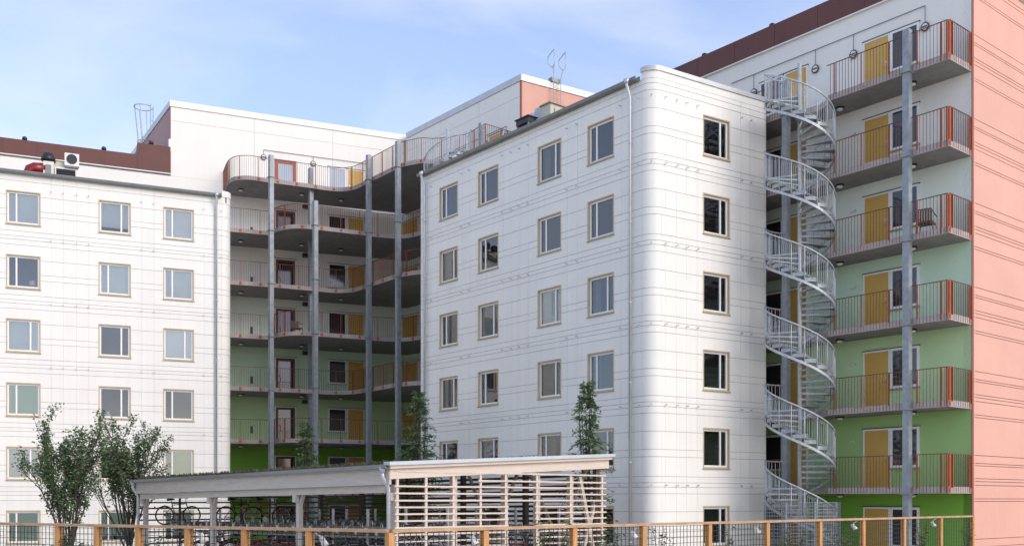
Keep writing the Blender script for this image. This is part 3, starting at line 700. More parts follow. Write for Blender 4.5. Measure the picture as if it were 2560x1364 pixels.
# mesh screen round the foot of the stair
def screen(root, a, b, z0, z1, step=0.07):
    fr = Fr(a, (b[0]-a[0], b[1]-a[1])); l = math.dist(a, b); mb = MB(); n = int(l/step)
    for i in range(n+1): mb.box(fr, l*i/n-0.006, l*i/n+0.006, -0.006, 0.006, z0, z1)
    m = int((z1-z0)/0.12)
    for i in range(m+1): mb.box(fr, 0, l, 0.007, 0.015, z0+(z1-z0)*i/m-0.01, z0+(z1-z0)*i/m+0.01)
    for q in (0, l): mb.box(fr, q-0.025, q+0.025, -0.025, 0.025, z0, z1+0.02)
    part('screen_panel', mb, 'galv', root)
sc = thing('mesh_screen', 'grey steel grid screen around the foot of the tall spiral stair', 'screen', (SC[0], SC[1], 0))
ring = [(SC[0]+1.42*math.cos(R(t)), SC[1]+1.42*math.sin(R(t))) for t in (195, 235, 275, 315, 355, 35)]
for a, b in zip(ring, ring[1:]): screen(sc, a, b, 0.05, 2.33)
spiral('short galvanised spiral staircase standing above the eave in the courtyard corner', -3.25, 50.3, 1.19, 7*H, 2, -1, phi0=350.0, span=285.0, z_bottom=5*H)

# ------------------------------------------------------------------ roof plant and ladders
def at(px, py, Y): return ((px-1280)/2488*Y, Y, EYE+(1250-py)/2488*Y)
def roofbox(name, mats, label, cat, fr, boxes, extra=None):
    mb = MB(); zs = min(b[4] for b in boxes)
    for b in boxes: mb.box(fr, *b[:7]) if len(b) == 7 else mb.box(fr, *b)
    if extra: extra(mb)
    p = fr((boxes[0][0]+boxes[0][1])/2, (boxes[0][2]+boxes[0][3])/2, zs)
    return single(name, mb, mats, label, cat, p)
zr = TA+0.03
def ra(px): return Fr(A0(A0.s_px(px, -1.3), -1.3, 0)[:2], dA)
f_ = ra(93); c0 = f_(0, 0, zr)
mb = MB(); mb.tube([f_(-0.36, 0, zr+0.05), f_(-0.36, 0, zr+0.40), f_(-0.28, 0, zr+0.58), f_(-0.1, 0, zr+0.68), f_(0.40, 0, zr+0.70)], [0.22, 0.24, 0.27, 0.28, 0.28], 12)
single('roof_duct', mb, ['ductred'], 'dark red elbow duct beside the white fan housing on the left roof', 'duct', c0)
f_ = ra(121); t_ = thing('roof_fan', 'white fan housing with a black domed cowl on the left roof', 'fan', f_(0, 0, zr))
mb = MB(); mb.box(f_, -0.20, 0.24, -0.25, 0.25, zr, zr+1.02); part('housing', mb, 'unit', t_)
mb = MB(); p = f_(0, 0, 0); mb.tube([(p[0], p[1], zr+1.02), (p[0], p[1], zr+1.10), (p[0], p[1], zr+1.22), (p[0], p[1], zr+1.42), (p[0], p[1], zr+1.50)], [0.18, 0.33, 0.31, 0.24, 0.08], 14); part('cowl', mb, 'black', t_)
mb = MB(); mb.box(f_, -0.11, 0.13, 0.252, 0.29, zr+0.45, zr+0.85); part('control_box', mb, 'gutter', t_)
zr += 0.36; f_ = ra(168); t_ = thing('roof_air_handler', 'cream air handling box with a dark louvred opening on the left roof', 'air handler', f_(0, 0, zr))
mb = MB(); mb.box(f_, -0.55, 0.25, -0.8, -0.1, zr-0.36, zr+0.80); part('casing', mb, 'unitbeige', t_)
mb = MB(); mb.box(f_, -0.52, 0.42, -0.06, 0.1, zr+0.42, zr+0.50); mb.box(f_, -0.52, -0.46, -0.06, 0.1, zr, zr+0.42); mb.box(f_, 0.36, 0.42, -0.06, 0.1, zr, zr+0.42); mb.box(f_, -0.46, 0.36, -0.06, 0.1, zr, zr+0.06); part('louvre_frame', mb, 'unit', t_)
mb = MB(); mb.box(f_, -0.46, 0.36, -0.06, 0.02, zr+0.06, zr+0.42)
for i in range(3): mb.box(f_, -0.45, 0.35, 0.02, 0.08, zr+0.12+i*0.1, zr+0.14+i*0.1)
part('louvre', mb, 'black', t_)
mb = MB(); mb.box(f_, -0.5, 0.4, -0.062, 0.09, zr-0.36, zr-0.002); part('stand', mb, 'gutter', t_)
t2 = thing('air_conditioner', 'white air conditioner with round dark fan on top of the louvred roof box', 'air conditioner', f_(0.2, 0, zr+0.55))
mb = MB(); mb.box(f_, -0.10, 0.52, -0.05, 0.22, zr+0.58, zr+1.16); part('casing', mb, 'lightcoping', t2)
mb = MB(); mb.disc(f_(0.21, 0.222, zr+0.89), (f_.n[0], f_.n[1], 0), 0.23, 0.03, 16); part('fan_grille', mb, 'black', t2)
mb = MB(); mb.box(f_, -0.08, 0.48, -0.04, 0.2, zr+0.505, zr+0.575); part('bracket', mb, 'gutter', t2)
# plant on the middle roof
zb = TB+0.50
bf = pb.lines[1][2]
def rb(px, o): return Fr(bf(bf.s_px(px, -o), -o, 0)[:2], dB)
f_ = rb(1376, 1.2); zb = TB+0.34; t_ = thing('roof_air_handler', 'beige rooftop air handler with a round galvanised intake on the middle roof', 'air handler', f_(0, 0, zb))
mb = MB(); mb.box(f_, -0.55, 0.0, -2.6, 0.0, zb, zb+1.05); part('casing', mb, 'unitbeige', t_)
mb = MB(); mb.box(f_, -0.62, 0.07, -2.7, 0.08, zb+1.052, zb+1.10); part('lid', mb, 'sill', t_)
mb = MB(); mb.box(f_, 0.002, 0.015, -1.1, -0.55, zb+0.66, zb+0.76); mb.box(f_, 0.002, 0.015, -0.25, -0.2, zb+0.7, zb+0.88); part('label_plate', mb, 'gutter', t_)
mb = MB(); mb.box(f_, -1.05, -0.552, -0.62, -0.05, zb+0.60, zb+1.12); part('duct', mb, 'galvbright', t_)
mb = MB(); mb.tube([f_(-1.05, -0.33, zb+0.86), f_(-1.2, -0.33, zb+0.86), f_(-1.5, -0.33, zb+0.86)], [0.26, 0.27, 0.27], 16); mb.tube([f_(-1.49, -0.33, zb+0.86), f_(-1.505, -0.33, zb+0.86)], 0.22, 16, 1); part('intake', mb, ['zinc', 'black'], t_)
mb = MB(); mb.box(f_, -1.5, -0.7, 0.15, 0.6, zb+0.36, zb+0.58); mb.box(f_, -1.55, -0.65, 0.10, 0.65, zb+0.582, zb+0.62); part('louvre', mb, 'black', t_)
mb = MB()
for a_ in (-1.45, -0.75):
    for b_ in (0.2, 0.55): mb.box(f_, a_-0.03, a_+0.03, b_-0.03, b_+0.03, zb, zb+0.358)
part('stand', mb, 'gutter', t_)
mb = MB(); cf = pb.lines[2][2]; fr_ = Fr(cf(4.35, -1.0, 0)[:2], dC)
mb.box(fr_, -0.3, 0.3, -0.3, 0.3, TC-0.2, TC+0.42); mb.box(fr_, -0.42, 0.42, -0.4, 0.4, TC+0.422, TC+0.47)
single('roof_vent_box', mb, 'black', 'black box vent behind the grey parapet near the tall spiral stair', 'vent', fr_(0, 0, TC-0.2))
def mushroom(px, fr, z, label):
    s = fr.s_px(px, -0.4); p = fr(s, -0.4, z); mb = MB(); mb.tube([p, (p[0], p[1], z+0.2)], 0.05, 8)
    mb.tube([(p[0], p[1], z+0.14), (p[0], p[1], z+0.19), (p[0], p[1], z+0.30), (p[0], p[1], z+0.34)], [0.10, 0.14, 0.11, 0.04], 10)
    single('roof_vent', mb, 'black', label, 'vent', p, 'black mushroom vents on the brown roof edges')
mushroom(62, F, 21.45, 'small black mushroom vent at the far left of the brown roof edge')
mushroom(260, F, 21.45, 'small black mushroom vent on the brown roof edge above the air conditioner')
mushroom(378, F, 22.10, 'small black mushroom vent on the raised brown roof step beside the caged ladder')
mushroom(1761, D, 21.46, 'small black mushroom vent on the right brown roof nearest the rounded block')
mushroom(1930, D, 21.46, 'small black mushroom vent higher on the right brown roof above the spiral stair')
# ladders
f_ = Fr(Hw(Hw.s_px(1393, 0.25), 0.25, 0)[:2], dC)
t_ = thing('roof_ladder', 'galvanised ladder with two hooped hand grips on the salmon gable', 'ladder', f_(0, 0, 20.2))
for sg in (-0.24, 0.24):
    mb = MB(); mb.tube([f_(sg, 0, 19.8), f_(sg, 0, TT+0.2), f_(sg*1.1, 0.05, TT+0.45), f_(sg*1.5, 0.25, TT+0.75), f_(sg*1.5, 0.25, TT+1.55), f_(sg*1.5, -0.35, TT+1.35), f_(sg*1.5, -0.35, TT+1.0), f_(sg*1.5, 0.05, TT+0.62), f_(sg*1.5, 0.25, TT+0.75)], 0.024, 6); part('stile', mb, 'galvbright', t_)
for i in range(17):
    mb = MB(); mb.tube([f_(-0.24, 0, 20+i*0.29), f_(0.24, 0, 20+i*0.29)], 0.014, 5); part('rung', mb, 'galvbright', t_)
mb = MB(); mb.box(f_, -0.3, 0.3, -0.4, -0.1, TT+0.01, TT+0.22); part('step_box', mb, 'gutter', t_)
lp = at(364, 300, 60.0); f_ = Fr((lp[0], lp[1]), (0.8, 0.6))
t_ = thing('caged_ladder', 'galvanised ladder with a hooped safety cage on the left side of the tall wall', 'ladder', (lp[0], lp[1], 21.5))
for sg in (-0.22, 0.22):
    mb = MB(); mb.tube([(lp[0]+0.35, lp[1]+0.1+sg, 21.5), (lp[0]+0.35, lp[1]+0.1+sg, 26.2)], 0.035, 5); part('stile', mb, 'galvbright', t_)
for i in range(12):
    mb = MB(); mb.tube([(lp[0]+0.35, lp[1]-0.12, 22+i*0.3), (lp[0]+0.35, lp[1]+0.32, 22+i*0.3)], 0.014, 4); part('rung', mb, 'galvbright', t_)
for z, q in ((22.9, 1.0), (24.0, 1.0), (26.1, 1.25)):
    mb = MB(); mb.tube([(lp[0]+0.35-0.42*q+0.42*q*math.cos(R(t)), lp[1]+0.1+0.42*q*math.sin(R(t)), z) for t in range(20, 341, 20)], 0.032, 5); part('cage_hoop', mb, 'galvbright', t_)
for t in (90, 135, 180, 225, 270):
    mb = MB(); mb.tube([(lp[0]+0.35-0.42+0.42*math.cos(R(t)), lp[1]+0.1+0.42*math.sin(R(t)), 22.0), (lp[0]+0.35-0.42+0.42*math.cos(R(t)), lp[1]+0.1+0.42*math.sin(R(t)), 24.2), (lp[0]+0.35-0.525+0.525*math.cos(R(t)), lp[1]+0.1+0.525*math.sin(R(t)), 26.1)], 0.022, 4); part('cage_bar', mb, 'galvbright', t_)

# chairs on the galleries
def chair(label, p, rz):
    t_ = thing('armchair', label, 'chair', p, 'wicker chairs on the galleries'); fr = Fr((p[0], p[1]), (math.cos(rz), math.sin(rz))); z = p[2]
    mb = MB(); mb.box(fr, -0.26, 0.26, -0.25, 0.25, z+0.40, z+0.46); part('seat', mb, 'rattan', t_)
    mb = MB()
    for i in range(6): mb.box(fr, -0.25+i*0.085, -0.19+i*0.085, -0.27, -0.23, z+0.46, z+0.86)
    mb.tube([fr(-0.3, 0.25, z+0.66), fr(-0.3, -0.15, z+0.70), fr(-0.22, -0.27, z+0.86), fr(0.22, -0.27, z+0.86), fr(0.3, -0.15, z+0.70), fr(0.3, 0.25, z+0.66)], 0.02, 5); part('backrest', mb, 'rattan', t_)
    for a in (-0.25, 0.25):
        for b in (-0.23, 0.25):
            mb = MB(); mb.tube([fr(a, b, z+0.42), fr(a*1.12, b*1.12, z)], 0.016, 5); mb.v = mb.v; part('leg', mb, 'rattan', t_)
a = F(3.0, 3.5, 4*H); chair('wicker armchair on the white storey of the courtyard gallery beside the glazed door', a, 0.6)
a = D(1.15, 0.9, 4*H); chair('dark wicker armchair behind the steel post on the right wing gallery', a, 2.5)

# ------------------------------------------------------------------ bicycle shelter
Cc = (-3.01, 25.0); e1, e2 = (-0.685, 0.728), (0.76, 0.65)
LS, WS = 15.45, 7.6
def sp(t, v, z): return (Cc[0]+e1[0]*t+e2[0]*v, Cc[1]+e1[1]*t+e2[1]*v, z)
class Sk:                                                          # skewed frame for the shelter, s along the long side, o across
    def __call__(s, a, o, z): return sp(a, o, z-0.010*a)
K = Sk()
sh = thing('bike_shelter', 'cream slatted wooden bicycle shelter with a low sedum roof and grey gutter', 'shelter', sp(0, 0, 0))
zE, rise = 3.27, 0.055
def rz_(v): return zE+rise*v
mb = MB()
def slope(mb, s0, s1, v0, v1, d0, d1, m=0):
    mb.hexa([K(s0, v0, rz_(v0)+d0), K(s0, v1, rz_(v1)+d0), K(s1, v1, rz_(v1)+d0), K(s1, v0, rz_(v0)+d0), K(s0, v0, rz_(v0)+d1), K(s0, v1, rz_(v1)+d1), K(s1, v1, rz_(v1)+d1), K(s1, v0, rz_(v0)+d1)], m)
slope(mb, 0.05, LS, -0.10, WS+0.2, -0.10, 0.02); part('roof', mb, 'shadowwood', sh)
mb = MB(); slope(mb, 0.05, LS+0.1, -0.10, WS+0.2, 0.022, 0.07)
rnd = random.Random(3)
for i in range(2600):
    s_, v = rnd.uniform(0.1, LS), rnd.choice([rnd.uniform(-0.1, 0.25), rnd.uniform(-0.1, WS)]); p = K(s_, v, rz_(v)+0.06); a = rnd.uniform(0, 6.3); q = rnd.uniform(0.02, 0.05); hh = rnd.uniform(0.03, 0.12)
    mb.face([(p[0]-q*math.cos(a), p[1]-q*math.sin(a), p[2]), (p[0]+q*math.cos(a), p[1]+q*math.sin(a), p[2]), (p[0]+q*0.6*math.cos(a+1), p[1], p[2]+hh)])
part('sedum_roof', mb, 'sedum', sh, kind='stuff')
mb = MB(); slope(mb, -0.22, 0.05, -0.22, WS+0.25, 0.01, 0.105); part('flashing', mb, 'flash', sh)
mb = MB(); slope(mb, -0.16, 0.02, -0.16, WS+0.2, -0.07, 0.008); part('verge_board', mb, 'cream', sh)
mb = MB(); slope(mb, -0.06, 0.0, -0.10, WS+0.15, -0.33, -0.072); part('verge_board', mb, 'cream', sh)
mb = MB(); mb.box(K, -0.05, LS, -0.12, -0.06, 2.80, 3.16); part('fascia_board', mb, 'shadesidewood', sh)
n = 14
for i in range(n):                                                  # sloping soffit boards over the fascia
    a, b = LS*i/n, LS*(i+1)/n; mb = MB(); mb.box(K, a+0.006, b-0.006, -0.135, -0.05, 3.165, 3.25); part('eave_board', mb, 'shadesidewood', sh)
mb = MB()
for i in range(24):
    a, b = -0.1+(LS+0.25)*i/24, -0.1+(LS+0.25)*(i+1)/24
    for (o0, o1, z0, z1) in ((-0.27, -0.14, 3.20, 3.225), (-0.285, -0.268, 3.20, 3.30), (-0.14, -0.125, 3.20, 3.30)): mb.box(K, a, b, o0, o1, z0, z1)
part('gutter', mb, 'gutter', sh)
mb = MB(); mb.box(K, 0.3, LS-0.1, 0.0, 0.10, 2.60, 2.80); part('beam', mb, 'shadesidewood', sh)
for s_ in (LS+0.0, 0.12):
    mb = MB(); mb.tube([K(s_, -0.20, 3.22), K(s_, -0.20, 3.0), K(s_, -0.02, 2.72), K(s_, -0.02, 0.0+0.01*s_)], 0.055, 8); mb.tube([K(s_, -0.2, 3.24), K(s_, -0.2, 3.08)], [0.10, 0.06], 8); part('downpipe', mb, 'zinc', sh)
def t_px(px, v=0.0):
    k = (px-1280)/2488; p = sp(0, v, 0); return (k*p[1]-p[0])/(e1[0]-k*e1[1])
def v_px(px, s=0.0):
    k = (px-1280)/2488; p = sp(s, 0, 0); return (k*p[1]-p[0])/(e2[0]-k*e2[1])
tp = [0.15, t_px(735), t_px(520), t_px(352)]
for i, s_ in enumerate(tp):
    mb = MB(); mb.box(K, s_-0.07, s_+0.07, 0.11, 0.25, 0.01*s_, 2.62 if i else 2.8); mb.box(K, s_-0.09, s_+0.09, 0.0, 0.11, 2.40, 2.598)
    part('post', mb, 'shadesidewood', sh)
    for sg in (-1, 1):
        if 0 < s_+sg*0.45 < LS:
            mb = MB(); mb.hexa([K(s_+sg*0.07, 0.13, 2.42), K(s_+sg*0.07, 0.22, 2.42), K(s_+sg*0.13, 0.22, 2.36), K(s_+sg*0.13, 0.13, 2.36), K(s_+sg*0.20, 0.13, 2.6), K(s_+sg*0.20, 0.22, 2.6), K(s_+sg*0.26, 0.22, 2.598), K(s_+sg*0.26, 0.13, 2.598)]); part('corner_brace', mb, 'shadesidewood', sh)
vp = [v_px(x) for x in (991.6, 1063.5, 1131.9, 1199.4, 1262.3, 1340.2, 1424.5, 1503)]
for i, v in enumerate(vp):                                          # uprights of the slatted gable
    mb = MB(); mb.box(K, -0.045, 0.0, v-0.035, v+0.035, 0.02, 3.12+0.0*v); part('upright', mb, 'cream', sh)
for v in (v_px(1127, 0.3), v_px(1254, 0.3), v_px(1335, 0.3), v_px(1418, 0.3)):
    mb = MB(); mb.box(K, 0.12, 0.26, v-0.07, v+0.07, 0.02, 3.1); part('post', mb, 'cream', sh)
y2z = lambda y: EYE+(1250-y)/2488*25.0
rows = [(1176, 0, 7), (1197, 3, 7), (1214, 0, 7), (1232, 0, 7), (1250, 0, 7)]+[(1267+17.2*i, 0, 4) for i in range(9)]+[(1267+17.2*i, 5, 7) for i in range(9)]
for y, a, b in rows:
    z = y2z(y); mb = MB(); v0 = vp[a]-0.10; v1 = vp[b]+(0.14 if b == 7 else 0.07)
    mb.hexa([sp(-0.075, v0, z-0.022), sp(-0.075, v1, z-0.022), sp(-0.046, v1, z-0.022), sp(-0.046, v0, z-0.022), sp(-0.075, v0, z+0.022), sp(-0.075, v1, z+0.022), sp(-0.046, v1, z+0.022), sp(-0.046, v0, z+0.022)][::1])
    part('slat', mb, 'cream', sh)
for (v0, z0, v1, z1) in ((v_px(1437, 0.35), 3.1, v_px(1472, 0.35), 0.9), (v_px(1492, 0.35), 3.1, v_px(1445, 0.35), 0.9)):
    mb = MB(); d = 0.055; mb.hexa([K(0.12, v0-d, z0), K(0.12, v0+d, z0), K(0.2, v0+d, z0), K(0.2, v0-d, z0), K(0.12, v1-d, z1), K(0.12, v1+d, z1), K(0.2, v1+d, z1), K(0.2, v1-d, z1)]); part('brace', mb, 'cream', sh)
# far long side: posts, V braces and slats coloured dark for the shade inside; left gable open
for s_ in (0.15, 3.2, 6.3, 9.4, 12.4, LS-0.1):
    mb = MB(); mb.box(K, s_-0.07, s_+0.07, WS-0.25, WS-0.10, 0.2, 3.5); part('post', mb, 'shadowwood', sh)
for s_ in (1.7, 4.7):
    for sg in (-1, 1):
        mb = MB(); d = 0.05; mb.hexa([K(s_-d, WS-0.3, 1.2), K(s_+d, WS-0.3, 1.2), K(s_+d, WS-0.22, 1.2), K(s_-d, WS-0.22, 1.2), K(s_+sg*1.2-d, WS-0.3, 3.3), K(s_+sg*1.2+d, WS-0.3, 3.3), K(s_+sg*1.2+d, WS-0.22, 3.3), K(s_+sg*1.2-d, WS-0.22, 3.3)]); part('brace', mb, 'shadesidewood', sh)
for i in range(18):
    z = 0.5+i*0.155; mb = MB(); mb.box(K, 0.1, LS, WS-0.09, WS-0.05, z, z+0.075); part('slat', mb, 'shadowwood', sh)
for v in [0.3+1.22*i for i in range(7)]:
    mb = MB(); mb.box(K, LS-0.06, LS-0.01, v-0.035, v+0.035, 0.2, 3.2); part('upright', mb, 'shadowwood', sh)
for i in range(13):
    z = 0.52+i*0.215; mb = MB(); mb.box(K, LS, LS+0.03, 0.02, WS, z, z+0.055); part('slat', mb, 'shadowwood', sh)  # gable slats darkened in colour for their shaded inner side
mb = MB(); mb.box(K, 0.2, LS-0.3, 4.1, 4.2, 0.2, 0.95); part('low_wall', mb, 'corten', sh)

# two-tier bicycle racks
rk_trough = MB(); f0 = Fr((0, 0), (1, 0), (0, 1))
for o0, o1, z0, z1 in ((-0.05, 0.05, 0, 0.012), (-0.055, -0.045, 0.012, 0.055), (0.045, 0.055, 0.012, 0.055)): rk_trough.box(f0, -0.9, 0.9, o0, o1, z0, z1)
rk_trough.box(f0, -0.93, -0.89, -0.05, 0.05, -0.05, 0.12); rkm = rk_trough.mesh('trough', 'gutter')
hp = MB(); hp.tube([(-0.78, -0.05, 0.0), (-0.78, -0.05, 0.24), (-0.78, 0.0, 0.29), (-0.78, 0.05, 0.24), (-0.78, 0.05, 0.0)], 0.009, 5); hpm = hp.mesh('hoop', 'steel')
pd_ = MB(); pd_.box(f0, -0.98, -0.90, -0.05, 0.05, -0.03, 0.07); pdm = pd_.mesh('end_reflector', 'steel')
def rack(label, v, n, s0, ds):
    t_ = thing('bike_rack', label, 'bicycle rack', sp(s0, v, 0), 'two-tier bicycle racks in the shelter'); a = math.atan2(e2[1], e2[0])
    for i in range(n):
        s_ = s0+i*ds
        for z in (0.30, 1.50):
            p = sp(s_, v, z+(0.08 if i % 2 else 0)); link('trough', rkm, t_, p, a); link('hoop', hpm, t_, p, a); link('end_reflector', pdm, t_, p, a)
    for vv in (-0.7, 0.75):
        for z in (0.27, 1.45):
            mb = MB(); mb.box(K, s0-0.2, s0+n*ds, v+vv-0.03, v+vv+0.03, z-0.05, z-0.005); part('rail', mb, 'gutter', t_)
    i = 0
    while i <= n:
        mb = MB(); s_ = s0-0.1+i*ds; mb.box(K, s_-0.03, s_+0.03, v+0.60, v+0.66, 0.1, 2.2); part('rack_post', mb, 'steel', t_); i += 4
rack('galvanised two-tier bicycle rack along the open front of the shelter', 1.75, 30, 0.9, 0.47)
rack('galvanised two-tier bicycle rack along the back of the shelter', 5.9, 30, 0.9, 0.47)
# bicycles
def bicycle(label, p, ang, paint):
    t_ = thing('bicycle', label, 'bicycle', p, 'bicycles parked in the shelter'); fr = Fr((p[0], p[1]), (math.cos(ang), math.sin(ang))); z = p[2]; r = 0.34
    P = lambda s, h, o=0.0: fr(s, o, z+h)
    for s in (-0.53, 0.53):
        mb = MB(); mb.tube([P(s+r*math.cos(R(t)), r+r*math.sin(R(t))) for t in range(0, 361, 15)], 0.024, 6); w_ = part('wheel', mb, 'tyre', t_)
        sm_ = MB(); sm_.tube([P(s+(r-.025)*math.cos(R(t)), r+(r-.025)*math.sin(R(t))) for t in range(0, 361, 15)], 0.010, 4)
        for t in range(0, 360, 20): sm_.tube([P(s, r, 0.02), P(s+(r-.02)*math.cos(R(t)), r+(r-.02)*math.sin(R(t)))], 0.0025, 3, cap=False)
        sm_.tube([P(s, r, -0.05), P(s, r, 0.05)], 0.025, 6); part('rim', sm_, 'steel', w_)
    mb = MB(); bb = (-0.10, 0.28); seat = (-0.25, 0.78); head0, head1 = (0.36, 0.62), (0.32, 0.78)
    for a, b, q in ((bb, seat, 0.017), (bb, head0, 0.02), (seat, head1, 0.017), ((-0.23, 0.72), head1, 0.014), (head0, head1, 0.022), (bb, (-0.53, r), 0.012), ((-0.24, 0.70), (-0.53, r), 0.010), (head0, (0.53, r), 0.014)): mb.tube([P(*a), P(*b)], q, 6)
    part('frame', mb, paint, t_)
    mb = MB(); mb.tube([P(-0.25, 0.78), P(-0.28, 0.92)], 0.013, 6); mb.tube([P(-0.42, 0.95), P(-0.32, 0.955), P(-0.14, 0.94)], [0.075, 0.055, 0.02], 8); part('saddle', mb, 'black', t_)
    mb = MB(); mb.tube([P(0.31, 0.78), P(0.29, 0.95)], 0.013, 6); mb.tube([P(0.18, 0.97, 0.28), P(0.30, 1.0, 0.18), P(0.34, 0.96, 0), P(0.30, 1.0, -0.18), P(0.18, 0.97, -0.28)], 0.013, 6); part('handlebar', mb, 'steel', t_)
    mb = MB(); mb.disc(P(-0.10, 0.28, 0.04), (fr.n[0], fr.n[1], 0), 0.09, 0.01, 12); mb.tube([P(-0.10, 0.28, 0.06), P(-0.02, 0.13, 0.06)], 0.012, 5); mb.tube([P(-0.10, 0.28, -0.06), P(-0.18, 0.43, -0.06)], 0.012, 5); part('crank', mb, 'steel', t_)
    mb = MB(); mb.box(fr, -0.91, -0.88, -0.025, 0.025, z+0.62, z+0.68); mb.tube([P(-0.88, 0.62), P(-0.75, 0.64), P(-0.53, 0.72), P(-0.3, 0.66)], 0.012, 4); part('mudguard', mb, ['redglass'], t_)
ba = math.atan2(e2[1], e2[0])
tb = t_px(446, 1.75)
bicycle('black bicycle on the upper tier at the left end of the shelter', sp(tb, 1.75, 1.50), ba, 'bikeblack')
bicycle('dark bicycle on the upper tier between the second and third shelter posts', sp(t_px(600, 1.9), 1.9, 1.50), ba, 'bikeblack')
bicycle('dark red bicycle on the upper tier just left of the middle shelter post', sp(t_px(668, 1.9), 1.9, 1.50), ba, 'bikered')
bicycle('black bicycle standing low beside the corner downpipe of the shelter', sp(0.8, 1.4, 0.75), ba+0.05, 'bikeblack')
bicycle('pale bicycle behind the slatted wall near the corner', sp(1.4, 2.1, 0.85), ba+0.1, 'bikewhite')
bicycle('red bicycle low behind the slats beside the shelter opening', sp(1.2, 5.2, 0.36), ba, 'bikered')

rb_ = random.Random(9); ORD = ['', 'second', 'third', 'fourth', 'fifth', 'sixth', 'seventh', 'eighth', 'ninth', 'tenth', 'eleventh']
for i in range(12):
    bicycle('bicycle in the low tier of the front rack, '+('nearest the corner downpipe' if i == 0 else 'nearest the left gable of the shelter' if i == 11 else ORD[i]+' from the corner downpipe'), sp(1.8+i*1.13+rb_.uniform(-.1, .1), 1.75, 0.31), ba, rb_.choice(['bikeblack', 'bikeblack', 'bikered']))
# ------------------------------------------------------------------ garden fence
zR = 1.995
fe = thing('garden_fence', 'honey-coloured wooden fence with wire mesh infill in the foreground', 'fence', (FC[0], FC[1], 0.75))
pl_ = [(x) for x in (-20, 147, 245, 348, 472, 614, 775)]; pr_ = [970, 1211, 1433, 1607, 1771, 1916, 2048, 2156, 2258, 2350, 2430]
fl = Fr(FC, (FL[0]-FC[0], FL[1]-FC[1])); frr = Fr(FC, (FRt[0]-FC[0], FRt[1]-FC[1]))
sl_ = [fl.s_px(x) for x in pl_][::-1]; sr_ = [0]+[frr.s_px(x) for x in pr_[1:]]
wob = random.Random(5)
for fr, ss in ((fl, [0]+sl_), (frr, sr_)):
    sg = -1 if fr is fl else 1
    for i, s in enumerate(ss):
        if fr is fl and i == 0: continue
        mb = MB(); d = 0.05; t = wob.uniform(-0.012, 0.012); mb.box(fr, s-d, s+d, -d, d, 0.755, zR-0.045); part('post', mb, 'fencewood', fe)
    for a, b in zip(ss, ss[1:]):
        lo, hi = min(a, b), max(a, b)
        mb = MB(); n = int((hi-lo-0.1)/0.10); x0, x1 = lo+0.05, hi-0.05
        for i in range(n+1): q = x0+(x1-x0)*i/max(n, 1); mb.box(fr, q-0.004, q+0.004, -0.004, 0.004, 0.85, zR-0.05)
        for i in range(11): z = 0.88+i*0.105; mb.box(fr, x0, x1, 0.005, 0.011, z-0.004, z+0.004)
        part('wire_mesh', mb, 'wire', fe, kind='stuff')
        mb = MB(); mb.box(fr, lo+0.002, hi-0.002, -0.07, 0.07, zR-0.043, zR); part('top_rail', mb, 'railwood', fe)
        mb = MB(); mb.box(fr, x0, x1, -0.03, 0.03, 0.80, 0.85); part('bottom_rail', mb, 'fencewood', fe)
spots = [(fl, 488), (fl, 792), (frr, 1190), (frr, 1590), (frr, 1898), (frr, 2140), (frr, 2338)]
spl = ['second post left of the bicycle shelter downpipe', 'last post before the fence corner', 'first post right of the fence corner', 'post below the rounded white corner', 'post left of the spiral stair foot', 'post in front of the ochre ground door', 'post near the salmon wall']
for (fr, px), lb in zip(spots, spl):
    s = fr.s_px(px); mb = MB(); p = fr(s, -0.10 if fr is frr else 0.1, zR-0.14)
    q = fr(s+0.02, 0, zR-0.07); mb.tube([q, p], 0.012, 5)
    a_ = (p[0]+0.02, p[1]+0.03, p[2]-0.02); mb.tube([p, (p[0]+0.07, p[1]-0.03, p[2]-0.12)], [0.035, 0.055], 10); 
    single('spotlight', mb, 'lightcoping', 'small white spotlight on the fence, at the '+lb, 'spotlight', q, 'small white spotlights along the fence')

